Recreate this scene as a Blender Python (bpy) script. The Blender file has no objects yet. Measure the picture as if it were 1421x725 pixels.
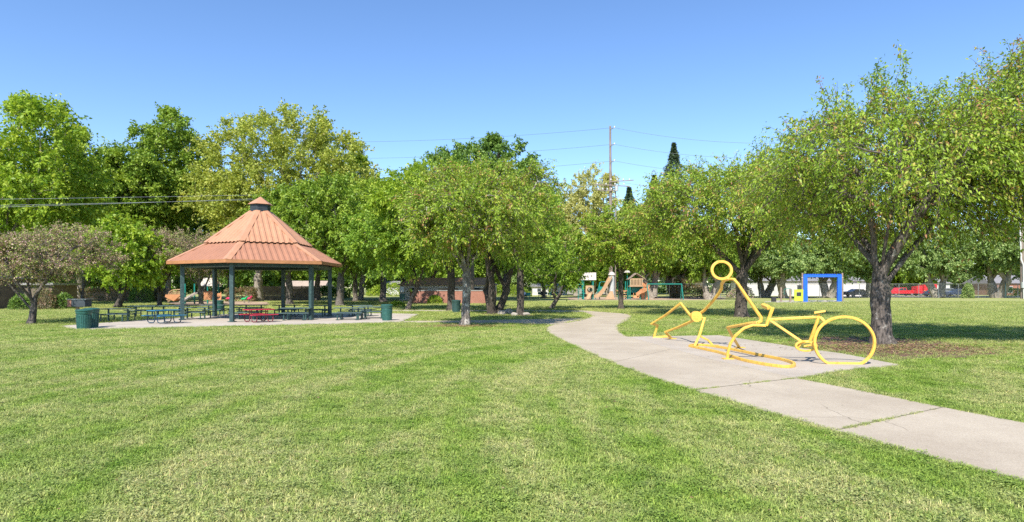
import bpy, math, random
import numpy as np
from mathutils import Vector, Matrix

R = math.radians
scn = bpy.context.scene
COL = scn.collection

# ------------------------------------------------------------------ camera, sky, sun, exposure
CAM_H = 1.85
FPX = 850.0          # focal length in photo pixels (photo is 1421 wide)
HOR = 398.0
cam_d = bpy.data.cameras.new("camera")
cam = bpy.data.objects.new("camera", cam_d)
COL.objects.link(cam)
cam.location = (0, 0, CAM_H)
cam.rotation_euler = (R(90), 0, 0)
cam_d.sensor_width = 36
cam_d.lens = 36 * FPX / 1421
cam_d.shift_y = (HOR - 362.5) / 1421
cam_d.clip_start = 0.1
cam_d.clip_end = 3000
scn.camera = cam

SUN_EL, SUN_AZ = 46.0, 196.0       # azimuth measured clockwise from +Y: behind the camera, a little to its left
w = bpy.data.worlds.new("World"); scn.world = w; w.use_nodes = True
nt = w.node_tree
bg = nt.nodes["Background"]
sky = nt.nodes.new("ShaderNodeTexSky")
sky.sky_type = 'NISHITA'; sky.sun_disc = False
sky.sun_elevation = R(SUN_EL); sky.sun_rotation = R(SUN_AZ)
sky.air_density = 1.0; sky.dust_density = 0.05; sky.ozone_density = 3.0; sky.altitude = 900
hs = nt.nodes.new("ShaderNodeHueSaturation"); hs.inputs["Saturation"].default_value = 1.11; hs.inputs["Hue"].default_value = 0.504
nt.links.new(sky.outputs[0], hs.inputs["Color"]); nt.links.new(hs.outputs[0], bg.inputs[0])
bg.inputs[1].default_value = 0.142
sd = bpy.data.lights.new("sun", 'SUN'); sun = bpy.data.objects.new("sun", sd); COL.objects.link(sun)
sd.energy = 4.6; sd.angle = R(0.5); sd.color = (1.0, 0.95, 0.86)
sv = Vector((math.sin(R(SUN_AZ)) * math.cos(R(SUN_EL)), math.cos(R(SUN_AZ)) * math.cos(R(SUN_EL)), math.sin(R(SUN_EL))))
sun.rotation_euler = sv.to_track_quat('Z', 'Y').to_euler()
sun.location = (0, 0, 60)
scn.view_settings.view_transform = 'Standard'
scn.view_settings.look = 'None'
scn.view_settings.gamma = 1
scn.view_settings.exposure = 0.75
scn.render.engine = 'CYCLES'
cy = scn.cycles
cy.max_bounces = 6; cy.diffuse_bounces = 3; cy.glossy_bounces = 2; cy.transmission_bounces = 4; cy.transparent_max_bounces = 4
cy.sample_clamp_indirect = 4
cy.use_denoising = False
try:
    cy.denoiser = 'OPENIMAGEDENOISE'
    cy.denoising_input_passes = 'RGB_ALBEDO_NORMAL'
    cy.denoising_prefilter = 'ACCURATE'
except Exception:
    pass

# ------------------------------------------------------------------ photo position -> place on the ground
def gd(py): return CAM_H * FPX / (py - HOR)
def X(px, d): return (px - 710.5) * d / FPX
def Z(py, d): return CAM_H - (py - HOR) * d / FPX
def G(px, py):
    d = gd(py); return (X(px, d), d)
def P(px, py, d): return Vector((X(px, d), d, Z(py, d)))

# ------------------------------------------------------------------ node / material helpers
def newmat(name):
    m = bpy.data.materials.new(name); m.use_nodes = True
    return m, m.node_tree, m.node_tree.nodes["Principled BSDF"]

def ramp(nt, stops, fac):
    r = nt.nodes.new("ShaderNodeValToRGB")
    e = r.color_ramp.elements
    while len(e) < len(stops): e.new(0.5)
    for i, (p, c) in enumerate(stops):
        e[i].position = p; e[i].color = (*c, 1) if len(c) == 3 else c
    nt.links.new(fac, r.inputs[0])
    return r.outputs[0]

def noise(nt, vec, scale, detail=3, rough=0.6):
    n = nt.nodes.new("ShaderNodeTexNoise")
    n.inputs["Scale"].default_value = scale; n.inputs["Detail"].default_value = detail
    n.inputs["Roughness"].default_value = rough
    if vec is not None: nt.links.new(vec, n.inputs["Vector"])
    return n.outputs["Fac"]

def mapping(nt, vec, scale=(1, 1, 1), rot=(0, 0, 0), loc=(0, 0, 0)):
    m = nt.nodes.new("ShaderNodeMapping"); nt.links.new(vec, m.inputs[0])
    m.inputs["Scale"].default_value = scale; m.inputs["Rotation"].default_value = rot; m.inputs["Location"].default_value = loc
    return m.outputs[0]

def mix(nt, fac, a, b, mode='MIX'):
    m = nt.nodes.new("ShaderNodeMix"); m.data_type = 'RGBA'; m.blend_type = mode
    for sock, v in ((m.inputs[0], fac), (m.inputs[6], a), (m.inputs[7], b)):
        if isinstance(v, (int, float)): sock.default_value = v
        elif isinstance(v, tuple): sock.default_value = (*v, 1)
        else: nt.links.new(v, sock)
    return m.outputs[2]

def mathn(nt, op, a, b=0.0, clamp=False):
    m = nt.nodes.new("ShaderNodeMath"); m.operation = op; m.use_clamp = clamp
    for i, v in enumerate((a, b)):
        if isinstance(v, (int, float)): m.inputs[i].default_value = v
        else: nt.links.new(v, m.inputs[i])
    return m.outputs[0]

def bump(nt, bsdf, h, strength=0.3, dist=0.02):
    b = nt.nodes.new("ShaderNodeBump"); b.inputs["Strength"].default_value = strength; b.inputs["Distance"].default_value = dist
    nt.links.new(h, b.inputs["Height"]); nt.links.new(b.outputs[0], bsdf.inputs["Normal"])

def simple(name, col, rough=0.6, var=0.25, scale=4.0, metal=0.0, bmp=0.1, dirt=None, spec=0.5):
    m, t, b = newmat(name)
    tc = t.nodes.new("ShaderNodeTexCoord").outputs["Object"]
    n = noise(t, tc, scale, 4)
    lo = tuple(c * (1 - var) for c in col); hi = tuple(min(1, c * (1 + var)) for c in col)
    c = ramp(t, [(0.3, lo), (0.7, hi)], n)
    if dirt:
        n2 = noise(t, tc, scale * 2.7, 5, 0.7)
        f = ramp(t, [(0.52, (0, 0, 0)), (0.7, (1, 1, 1))], n2)
        c = mix(t, f, c, dirt)
    t.links.new(c, b.inputs["Base Color"])
    b.inputs["Roughness"].default_value = rough; b.inputs["Metallic"].default_value = metal
    b.inputs["Specular IOR Level"].default_value = spec
    if bmp: bump(t, b, noise(t, tc, scale * 8, 3), bmp)
    return m

def bark(name, dark, light, patch, sc=3.0, patchpos=0.62):
    m, t, b = newmat(name)
    tc = t.nodes.new("ShaderNodeTexCoord").outputs["Object"]
    v = mapping(t, tc, (sc * 2.2, sc * 2.2, sc * 0.8))
    n = noise(t, v, 1.6, 6, 0.7)
    c = ramp(t, [(0.35, dark), (0.6, light)], n)
    p = noise(t, mapping(t, tc, (2.5, 2.5, 2.0)), 1.7, 5, 0.65)
    f = ramp(t, [(patchpos, (0, 0, 0)), (patchpos + .06, (1, 1, 1))], p)
    c = mix(t, f, c, patch)
    t.links.new(c, b.inputs["Base Color"]); b.inputs["Roughness"].default_value = 0.9
    bump(t, b, n, 0.9, 0.05)
    return m

def leafmat(name, stops, trans=0.35, rough=0.5):
    m, t, b = newmat(name)
    a = t.nodes.new("ShaderNodeAttribute"); a.attribute_name = "tint"
    c = ramp(t, stops, a.outputs["Fac"])
    t.links.new(c, b.inputs["Base Color"]); b.inputs["Roughness"].default_value = rough
    b.inputs["Specular IOR Level"].default_value = 0.35
    tr = t.nodes.new("ShaderNodeBsdfTranslucent")
    t.links.new(mix(t, 1.0, c, (1.0, 1.0, 0.55), 'MULTIPLY'), tr.inputs[0])
    ms = t.nodes.new("ShaderNodeMixShader"); ms.inputs[0].default_value = trans
    t.links.new(b.outputs[0], ms.inputs[1]); t.links.new(tr.outputs[0], ms.inputs[2])
    t.links.new(ms.outputs[0], t.nodes["Material Output"].inputs[0])
    return m

# ------------------------------------------------------------------ object helpers
def tag(o, label=None, cat=None, group=None, kind=None):
    if label: o["label"] = label
    if cat: o["category"] = cat
    if group: o["group"] = group
    if kind: o["kind"] = kind
    return o

def thing(name, loc, label, cat, group=None, rz=0.0, sc=None):
    o = bpy.data.objects.new(name, None); COL.objects.link(o)
    o.empty_display_size = 0.3
    o.location = (loc[0], loc[1], loc[2] if len(loc) > 2 else 0.0); o.rotation_euler = (0, 0, rz)
    if sc: o.scale = (sc, sc, sc)
    return tag(o, label, cat, group)

def link_mesh(name, me, mat=None, parent=None):
    o = bpy.data.objects.new(name, me); COL.objects.link(o)
    if mat and not me.materials: me.materials.append(mat)
    if parent: o.parent = parent
    return o

def copy_tree(o, parent=None):
    c = o.copy(); COL.objects.link(c)
    if parent: c.parent = parent
    for ch in list(o.children): copy_tree(ch, c)
    return c

class MB:
    def __init__(s): s.v = []; s.f = []
    def add(s, vs, fs):
        k = len(s.v); s.v += [tuple(v) for v in vs]; s.f += [tuple(i + k for i in f) for f in fs]; return s
    def box(s, c, size, rz=0.0, m=None):
        x, y, z = size[0] / 2, size[1] / 2, size[2] / 2
        M = Matrix.Translation(c) @ (Matrix.Rotation(rz, 4, 'Z') if m is None else m)
        vs = [M @ Vector((a * x, b * y, e * z)) for e in (-1, 1) for b in (-1, 1) for a in (-1, 1)]
        return s.add(vs, [(0, 2, 3, 1), (4, 5, 7, 6), (0, 1, 5, 4), (1, 3, 7, 5), (3, 2, 6, 7), (2, 0, 4, 6)])
    def hexa(s, b4, t4):
        return s.add(list(b4) + list(t4), [(3, 2, 1, 0), (4, 5, 6, 7), (0, 1, 5, 4), (1, 2, 6, 5), (2, 3, 7, 6), (3, 0, 4, 7)])
    def sweep(s, pts, r, n=8, closed=False, up=(0.13, 0.2, 0.97), phase=0.0, asp=1.0, caps=True):
        pts = [Vector(p) for p in pts]; N = len(pts); rr = r if isinstance(r, (list, tuple)) else [r] * N
        up = Vector(up); vs = []
        for i, p in enumerate(pts):
            a = pts[i - 1] if (i > 0 or closed) else None
            b = pts[(i + 1) % N] if (i < N - 1 or closed) else None
            d1 = (p - a).normalized() if a is not None else None
            d2 = (b - p).normalized() if b is not None else None
            d = (d1 + d2) if (d1 and d2) else (d1 or d2)
            if d.length < 1e-6: d = d1
            d.normalize()
            u = up.cross(d)
            if u.length < 1e-4: u = Vector((1, 0, 0)).cross(d)
            u.normalize(); v = d.cross(u)
            k = 1.0
            if d1 and d2: k = 1 / max(0.6, d1.dot(d))
            for j in range(n):
                t = phase + 2 * math.pi * j / n
                vs.append(p + u * (math.cos(t) * rr[i] * k) + v * (math.sin(t) * rr[i] * asp))
        fs = []
        for i in range(N if closed else N - 1):
            a, b = i * n, ((i + 1) % N) * n
            for j in range(n):
                fs.append((a + j, a + (j + 1) % n, b + (j + 1) % n, b + j))
        if caps and not closed:
            fs.append(tuple(range(n))[::-1]); fs.append(tuple(range((N - 1) * n, N * n)))
        return s.add(vs, fs)
    def cyl(s, p0, p1, r0, r1=None, n=12):
        return s.sweep([p0, p1], [r0, r0 if r1 is None else r1], n)
    def lathe(s, c, prof, n=20, cap=True):
        vs = []; c = Vector(c)
        for r, z in prof:
            for j in range(n):
                t = 2 * math.pi * j / n; vs.append(c + Vector((r * math.cos(t), r * math.sin(t), z)))
        fs = []
        for i in range(len(prof) - 1):
            for j in range(n): fs.append((i * n + j, i * n + (j + 1) % n, (i + 1) * n + (j + 1) % n, (i + 1) * n + j))
        if cap:
            fs.append(tuple(range(n))[::-1]); fs.append(tuple(range((len(prof) - 1) * n, len(prof) * n)))
        return s.add(vs, fs)
    def prism(s, poly, z0, z1, M=None):
        n = len(poly); vs = [Vector((p[0], p[1], z0)) for p in poly] + [Vector((p[0], p[1], z1)) for p in poly]
        if M is not None: vs = [M @ v for v in vs]
        fs = [tuple(range(n))[::-1], tuple(range(n, 2 * n))] + [(i, (i + 1) % n, n + (i + 1) % n, n + i) for i in range(n)]
        return s.add(vs, fs)
    def build(s, name, mat, parent=None, smooth=False, bevel=0.0):
        me = bpy.data.meshes.new(name); me.from_pydata([tuple(v) for v in s.v], [], s.f); me.update()
        import bmesh
        bm = bmesh.new(); bm.from_mesh(me); bmesh.ops.recalc_face_normals(bm, faces=bm.faces); bm.to_mesh(me); bm.free()
        if smooth:
            me.polygons.foreach_set("use_smooth", [True] * len(me.polygons))
            try: me.set_sharp_from_angle(angle=R(40))
            except Exception: pass
        o = link_mesh(name, me, mat, parent)
        if bevel:
            b = o.modifiers.new("bevel", 'BEVEL'); b.width = bevel; b.segments = 2; b.limit_method = 'ANGLE'
        return o

def np_mesh(name, V, F, mat, parent=None, smooth=False, tint=None):
    """V (n,3), F (m,k) all the same k"""
    me = bpy.data.meshes.new(name); n = len(V); m, k = F.shape
    me.vertices.add(n); me.vertices.foreach_set("co", np.ascontiguousarray(V, dtype=np.float32).ravel())
    me.loops.add(m * k); me.loops.foreach_set("vertex_index", F.astype(np.int32).ravel())
    me.polygons.add(m); me.polygons.foreach_set("loop_start", np.arange(0, m * k, k, dtype=np.int32))
    if smooth: me.polygons.foreach_set("use_smooth", np.ones(m, dtype=bool))
    if tint is not None:
        a = me.attributes.new("tint", 'FLOAT', 'FACE'); a.data.foreach_set("value", tint.astype(np.float32))
    me.update(calc_edges=True); me.validate()
    return link_mesh(name, me, mat, parent)

def inpoly(x, y, poly):
    c = np.zeros(len(x), bool); n = len(poly)
    for i in range(n):
        x1, y1 = poly[i]; x2, y2 = poly[(i + 1) % n]
        if y1 == y2: continue
        m = ((y1 > y) != (y2 > y)) & (x < (x2 - x1) * (y - y1) / (y2 - y1) + x1)
        c ^= m
    return c

# ------------------------------------------------------------------ materials
M = {}
LAWN = None
def lawn_colour(t):
    """colour of the turf as a function of place: mowing lines along y, dry tan patches, clover-green patches"""
    pos = t.nodes.new("ShaderNodeNewGeometry").outputs["Position"]
    sp_ = t.nodes.new("ShaderNodeSeparateXYZ"); t.links.new(pos, sp_.inputs[0])
    dx_ = mathn(t, 'SUBTRACT', sp_.outputs[0], 16.0); dy_ = mathn(t, 'SUBTRACT', sp_.outputs[1], 9.0)
    rad_ = mathn(t, 'SQRT', mathn(t, 'ADD', mathn(t, 'MULTIPLY', dx_, dx_), mathn(t, 'MULTIPLY', dy_, dy_)))
    ang_ = mathn(t, 'ARCTAN2', dy_, mathn(t, 'MULTIPLY', dx_, -1.0))
    cb_ = t.nodes.new("ShaderNodeCombineXYZ"); t.links.new(mathn(t, 'MULTIPLY', rad_, 1.15), cb_.inputs[0]); t.links.new(mathn(t, 'MULTIPLY', ang_, 0.9), cb_.inputs[1])
    str_ = noise(t, cb_.outputs[0], 1.0, 5, 0.62)
    patch_ = noise(t, pos, 0.55, 6, 0.72)
    big = noise(t, pos, 0.16, 4, 0.6)
    mid = noise(t, pos, 1.3, 4, 0.65)
    fine = noise(t, pos, 9.0, 3, 0.7)
    base = ramp(t, [(0.30, (0.185, 0.30, 0.045)), (0.5, (0.28, 0.385, 0.075)), (0.70, (0.38, 0.44, 0.13))], mid)
    dryf = mathn(t, 'ADD', mathn(t, 'MULTIPLY', str_, 0.48), mathn(t, 'MULTIPLY', patch_, 0.52))
    d = ramp(t, [(0.43, (0, 0, 0)), (0.56, (1, 1, 1))], dryf)
    d2 = ramp(t, [(0.36, (0.25, 0.25, 0.25)), (0.62, (1, 1, 1))], fine)
    dd = mathn(t, 'MULTIPLY', mathn(t, 'MULTIPLY', d, d2), 0.78)
    c = mix(t, dd, base, (0.64, 0.55, 0.33))
    # the far playing field is paler and striped across
    sep = t.nodes.new("ShaderNodeSeparateXYZ"); t.links.new(pos, sep.inputs[0])
    far = mathn(t, 'MULTIPLY', mathn(t, 'SUBTRACT', sep.outputs[1], 24.0), 0.03, True)
    st2 = noise(t, mapping(t, pos, (0.03, 0.35, 1)), 1.0, 3, 0.6)
    far2 = mathn(t, 'MULTIPLY', far, ramp(t, [(0.38, (0.3, 0.3, 0.3)), (0.6, (0.85, 0.85, 0.85))], st2))
    c = mix(t, far2, c, (0.47, 0.46, 0.20))
    return c, fine, pos

m, t, b = newmat("lawn_ground")
c, fine, pos = lawn_colour(t)
vf = noise(t, pos, 22.0, 6, 0.85)
c = mix(t, 1.0, c, ramp(t, [(0.34, (0.30, 0.32, 0.27)), (0.5, (0.75, 0.76, 0.70)), (0.66, (1.25, 1.25, 1.1))], vf), 'MULTIPLY')
t.links.new(c, b.inputs["Base Color"]); b.inputs["Roughness"].default_value = 0.95; b.inputs["Specular IOR Level"].default_value = 0.1
bump(t, b, vf, 0.9, 0.04)
M['lawn'] = m
m, t, b = newmat("grass_blades")
c, fine, pos = lawn_colour(t)
a = t.nodes.new("ShaderNodeAttribute"); a.attribute_name = "tint"
c = mix(t, 1.0, c, ramp(t, [(0.0, (0.50, 0.60, 0.45)), (0.4, (0.95, 1.02, 0.80)), (0.8, (1.35, 1.38, 1.1)), (0.9, (1.4, 1.4, 1.2)), (1.0, (1.9, 1.6, 1.7))], a.outputs["Fac"]), 'MULTIPLY')
t.links.new(c, b.inputs["Base Color"]); b.inputs["Roughness"].default_value = 0.6; b.inputs["Specular IOR Level"].default_value = 0.25
tr = t.nodes.new("ShaderNodeBsdfTranslucent"); t.links.new(c, tr.inputs[0])
ms = t.nodes.new("ShaderNodeMixShader"); ms.inputs[0].default_value = 0.3
t.links.new(b.outputs[0], ms.inputs[1]); t.links.new(tr.outputs[0], ms.inputs[2]); t.links.new(ms.outputs[0], t.nodes["Material Output"].inputs[0])
M['blade'] = m

def concrete(name, lo, hi, stain):
    m, t, b = newmat(name)
    pos = t.nodes.new("ShaderNodeNewGeometry").outputs["Position"]
    n1 = noise(t, pos, 0.55, 5, 0.65); n2 = noise(t, pos, 60, 3, 0.8); n3 = noise(t, pos, 3.0, 6, 0.75)
    c = ramp(t, [(0.35, lo), (0.65, hi)], n1)
    c = mix(t, 1.0, c, ramp(t, [(0.35, (0.80, 0.79, 0.77)), (0.6, (1.05, 1.05, 1.05))], n2), 'MULTIPLY')
    c = mix(t, ramp(t, [(0.58, (0, 0, 0)), (0.78, (0.55, 0.55, 0.55))], n3), c, stain)
    vor = t.nodes.new("ShaderNodeTexVoronoi"); vor.inputs["Scale"].default_value = 2.3; t.links.new(pos, vor.inputs["Vector"])
    spk = ramp(t, [(0.018, (1, 1, 1)), (0.03, (0, 0, 0))], vor.outputs["Distance"])
    c = mix(t, mathn(t, 'MULTIPLY', spk, 0.7), c, (0.08, 0.06, 0.04))
    vd = t.nodes.new("ShaderNodeTexVoronoi"); vd.feature = 'DISTANCE_TO_EDGE'; vd.inputs["Scale"].default_value = 0.42
    nv = t.nodes.new("ShaderNodeTexNoise"); nv.inputs["Scale"].default_value = 2.5; nv.inputs["Detail"].default_value = 6; t.links.new(pos, nv.inputs["Vector"])
    t.links.new(mix(t, 0.22, pos, nv.outputs["Color"], 'ADD'), vd.inputs["Vector"])
    ck = ramp(t, [(0.0, (1, 1, 1)), (0.0035, (0, 0, 0))], vd.outputs["Distance"])
    ck = mathn(t, 'MULTIPLY', ck, ramp(t, [(0.50, (0, 0, 0)), (0.58, (0.75, 0.75, 0.75))], noise(t, pos, 0.35, 2)))
    c = mix(t, ck, c, (0.12, 0.10, 0.07))
    t.links.new(c, b.inputs["Base Color"]); b.inputs["Roughness"].default_value = 0.9; b.inputs["Specular IOR Level"].default_value = 0.2
    bump(t, b, n2, 0.25, 0.01)
    return m
M['concrete'] = concrete("path_concrete", (0.40, 0.335, 0.255), (0.49, 0.42, 0.325), (0.29, 0.235, 0.18))
M['pad'] = concrete("pad_concrete", (0.40, 0.345, 0.285), (0.485, 0.425, 0.355), (0.31, 0.265, 0.21))
M['slab'] = concrete("slab_concrete", (0.43, 0.375, 0.315), (0.52, 0.46, 0.39), (0.33, 0.28, 0.225))
M['joint'] = simple("joint_dirt", (0.22, 0.19, 0.13), 0.95, 0.4, 9)
M['asphalt'] = simple("asphalt", (0.16, 0.155, 0.15), 0.9, 0.2, 1.2)
M['sand'] = simple("play_sand", (0.42, 0.30, 0.21), 0.95, 0.2, 0.6, dirt=(0.30, 0.2, 0.13))
m, t, b = newmat("mulch_soil")
pos = t.nodes.new("ShaderNodeNewGeometry").outputs["Position"]
n1 = noise(t, pos, 14, 6, 0.8); n2 = noise(t, pos, 1.2, 4)
c = ramp(t, [(0.3, (0.07, 0.035, 0.022)), (0.5, (0.20, 0.105, 0.07)), (0.7, (0.36, 0.21, 0.14))], n1)
c = mix(t, ramp(t, [(0.5, (0, 0, 0)), (0.65, (0.7, 0.7, 0.7))], n2), c, (0.14, 0.15, 0.05))
t.links.new(c, b.inputs["Base Color"]); b.inputs["Roughness"].default_value = 1; bump(t, b, n1, 1.0, 0.06)
M['mulch'] = m
M['bark_grey'] = bark("bark_grey", (0.028, 0.023, 0.019), (0.17, 0.14, 0.12), (0.31, 0.285, 0.25), 3.6, 0.60)
M['bark_mottled'] = bark("bark_mottled", (0.05, 0.042, 0.036), (0.24, 0.205, 0.175), (0.44, 0.41, 0.36), 3.6, 0.54)
M['bark_dark'] = bark("bark_dark", (0.030, 0.024, 0.019), (0.11, 0.088, 0.07), (0.22, 0.20, 0.17), 2.2, 0.66)
M['bark_pale'] = bark("bark_pale", (0.14, 0.115, 0.09), (0.32, 0.275, 0.22), (0.44, 0.40, 0.34), 2.0, 0.58)
M['leaf_cherry'] = leafmat("leaf_cherry", [(0.0, (0.106, 0.192, 0.026)), (0.35, (0.238, 0.360, 0.038)), (0.66, (0.409, 0.528, 0.060)), (0.74, (0.502, 0.432, 0.102)), (0.87, (0.475, 0.240, 0.120)), (1.0, (0.396, 0.180, 0.120))], 0.38)
M['leaf_cherry_green'] = leafmat("leaf_cherry_green", [(0.0, (0.096, 0.195, 0.027)), (0.5, (0.232, 0.378, 0.041)), (0.88, (0.410, 0.525, 0.061)), (1.0, (0.465, 0.293, 0.098))], 0.38)
M['leaf_lime'] = leafmat("leaf_lime", [(0.0, (0.115, 0.228, 0.024)), (0.5, (0.298, 0.432, 0.036)), (1.0, (0.570, 0.624, 0.084))], 0.42)
M['leaf_mid'] = leafmat("leaf_mid", [(0.0, (0.096, 0.183, 0.022)), (0.5, (0.231, 0.348, 0.037)), (1.0, (0.423, 0.512, 0.067))], 0.35)
M['leaf_dark'] = leafmat("leaf_dark", [(0.0, (0.063, 0.132, 0.023)), (0.5, (0.138, 0.241, 0.039)), (1.0, (0.265, 0.380, 0.069))], 0.25)
M['leaf_olive'] = leafmat("leaf_olive", [(0.0, (0.159, 0.220, 0.033)), (0.5, (0.385, 0.440, 0.072)), (0.85, (0.623, 0.616, 0.143)), (1.0, (0.612, 0.484, 0.220))], 0.38)
M['leaf_purple'] = leafmat("leaf_purple", [(0.0, (0.13, 0.19, 0.035)), (0.42, (0.34, 0.41, 0.09)), (0.54, (0.44, 0.33, 0.21)), (0.80, (0.50, 0.29, 0.28)), (1.0, (0.64, 0.50, 0.47))], 0.25)
M['leaf_sparse'] = leafmat("leaf_sparse", [(0.0, (0.42, 0.44, 0.12)), (1.0, (0.70, 0.66, 0.28))], 0.45)
M['leaf_sage'] = leafmat("leaf_sage", [(0.0, (0.113, 0.194, 0.061)), (0.5, (0.247, 0.356, 0.102)), (1.0, (0.493, 0.571, 0.204))], 0.3)
M['leaf_conifer'] = leafmat("leaf_conifer", [(0.0, (0.03, 0.065, 0.03)), (1.0, (0.10, 0.15, 0.07))], 0.1, 0.7)
M['leaf_brownhedge'] = leafmat("leaf_brownhedge", [(0.0, (0.065, 0.091, 0.026)), (0.5, (0.208, 0.195, 0.078)), (1.0, (0.325, 0.169, 0.104))], 0.2, 0.7)
M['leaf_litter'] = leafmat("leaf_litter", [(0.0, (0.10, 0.05, 0.03)), (0.6, (0.30, 0.17, 0.09)), (1.0, (0.45, 0.33, 0.18))], 0.1, 0.8)
M['yellow'] = simple("yellow_paint", (0.76, 0.46, 0.08), 0.42, 0.08, 5, dirt=(0.60, 0.29, 0.035), bmp=0.04)
M['roof_copper'] = simple("roof_copper", (0.46, 0.235, 0.135), 0.5, 0.08, 1.1, bmp=0.05, dirt=(0.42, 0.20, 0.11))
M['roof_pink'] = simple("roof_pink", (0.36, 0.17, 0.10), 0.55, 0.08, 0.9, bmp=0.05, dirt=(0.32, 0.15, 0.09))
M['fascia'] = simple("fascia_wood", (0.38, 0.17, 0.07), 0.65, 0.2, 3)
M['beam'] = simple("beam_brown", (0.12, 0.065, 0.04), 0.8, 0.25, 3)
M['post_green'] = simple("post_green", (0.03, 0.062, 0.062), 0.5, 0.2, 3, dirt=(0.08, 0.13, 0.12))
M['table_green'] = simple("table_green", (0.04, 0.085, 0.085), 0.5, 0.25, 6, dirt=(0.09, 0.12, 0.12))
M['leg_green'] = simple("leg_green", (0.03, 0.075, 0.07), 0.5, 0.2, 6)
M['table_blue'] = simple("table_blue", (0.03, 0.16, 0.27), 0.4, 0.2, 6)
M['leg_blue'] = simple("leg_blue", (0.02, 0.06, 0.10), 0.45, 0.2, 6)
M['table_red'] = simple("table_red", (0.45, 0.03, 0.06), 0.4, 0.2, 6)
M['leg_red'] = simple("leg_red", (0.16, 0.02, 0.035), 0.45, 0.2, 6)
M['bin'] = simple("bin_green", (0.022, 0.095, 0.078), 0.45, 0.15, 5, dirt=(0.07, 0.17, 0.14))
M['louvre'] = simple("louvre_black", (0.035, 0.045, 0.055), 0.6, 0.3, 5)
M['brick'] = None
m, t, b = newmat("brick")
tc = t.nodes.new("ShaderNodeTexCoord").outputs["Object"]
bt = t.nodes.new("ShaderNodeTexBrick"); t.links.new(mapping(t, tc, (1, 1, 1), (R(90), 0, 0)), bt.inputs["Vector"])
bt.inputs["Color1"].default_value = (0.27, 0.095, 0.06, 1); bt.inputs["Color2"].default_value = (0.36, 0.15, 0.10, 1); bt.inputs["Mortar"].default_value = (0.33, 0.27, 0.23, 1)
bt.inputs["Scale"].default_value = 4.0; bt.inputs["Mortar Size"].default_value = 0.012
t.links.new(mix(t, 0.3, bt.outputs[0], ramp(t, [(0.3, (0.15, 0.07, 0.05)), (0.7, (0.42, 0.2, 0.14))], noise(t, tc, 1.5, 4))), b.inputs["Base Color"]); b.inputs["Roughness"].default_value = 0.9
M['brick'] = m
M['capstone'] = simple("capstone", (0.30, 0.29, 0.27), 0.9)
M['white'] = simple("white_paint", (0.58, 0.57, 0.55), 0.6, 0.06, 2)
M['beige'] = simple("beige_stucco", (0.17, 0.135, 0.095), 0.9, 0.15, 1.0)
M['tan'] = simple("tan_plastic", (0.45, 0.29, 0.165), 0.5, 0.1, 2)
M['tan_pale'] = simple("tan_roof_plastic", (0.50, 0.44, 0.38), 0.5, 0.06, 2)
M['orange_tan'] = simple("orange_tan_plastic", (0.48, 0.22, 0.10), 0.5, 0.1, 2)
M['teal'] = simple("teal_steel", (0.01, 0.21, 0.17), 0.4, 0.1, 3)
M['blue'] = simple("blue_steel", (0.015, 0.12, 0.62), 0.4, 0.08, 3)
M['lime'] = simple("lime_plastic", (0.45, 0.55, 0.04), 0.45, 0.08, 3)
M['wood'] = simple("weathered_wood", (0.27, 0.20, 0.15), 0.85, 0.3, 3)
M['pole_wood'] = simple("pole_wood", (0.24, 0.19, 0.16), 0.9, 0.25, 1.2)
M['fence_wood'] = simple("fence_wood", (0.15, 0.11, 0.08), 0.9, 0.3, 2)
M['steel'] = simple("galvanised_steel", (0.26, 0.27, 0.27), 0.45, 0.1, 3, metal=0.5)
M['greyplastic'] = simple("grey_plastic", (0.42, 0.43, 0.42), 0.5, 0.1, 3)
M['wire'] = simple("wire_alu", (0.30, 0.31, 0.33), 0.5, 0.05, 3)
M['wire_dark'] = simple("wire_dark", (0.10, 0.11, 0.13), 0.6, 0.05, 3)
M['dark'] = simple("dark_opening", (0.03, 0.03, 0.035), 0.6, 0.2, 3)
M['red'] = simple("red_paint", (0.62, 0.015, 0.025), 0.3, 0.08, 2)
M['carblue'] = simple("dark_blue_paint", (0.03, 0.045, 0.09), 0.25, 0.1, 2)
M['carsilver'] = simple("silver_paint", (0.35, 0.36, 0.38), 0.3, 0.1, 2, metal=0.4)
M['rubber'] = simple("rubber", (0.025, 0.025, 0.025), 0.8, 0.1, 3)
m, t, b = newmat("window_glass"); b.inputs["Base Color"].default_value = (0.04, 0.05, 0.06, 1); b.inputs["Roughness"].default_value = 0.08
M['glass'] = m
M['shingle'] = simple("grey_shingle", (0.22, 0.21, 0.21), 0.9, 0.2, 2)
M['shingle_tan'] = simple("tan_shingle", (0.40, 0.31, 0.24), 0.9, 0.2, 2)
M['skin'] = simple("skin", (0.42, 0.25, 0.18), 0.6, 0.05, 8)
M['cloth_white'] = simple("cloth_white", (0.70, 0.69, 0.68), 0.9, 0.05, 8)
M['cloth_dark'] = simple("cloth_dark", (0.03, 0.03, 0.045), 0.9, 0.1, 8)
M['cloth_red'] = simple("cloth_red", (0.20, 0.05, 0.06), 0.9, 0.1, 8)
M['hair'] = simple("hair", (0.03, 0.02, 0.015), 0.8, 0.1, 8)
M['pink'] = simple("pink_plastic", (0.60, 0.03, 0.12), 0.4, 0.1, 4)
M['green_plastic'] = simple("green_plastic", (0.02, 0.40, 0.14), 0.4, 0.1, 4)
M['stone'] = simple("field_stone", (0.33, 0.29, 0.25), 0.9, 0.3, 4)

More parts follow.
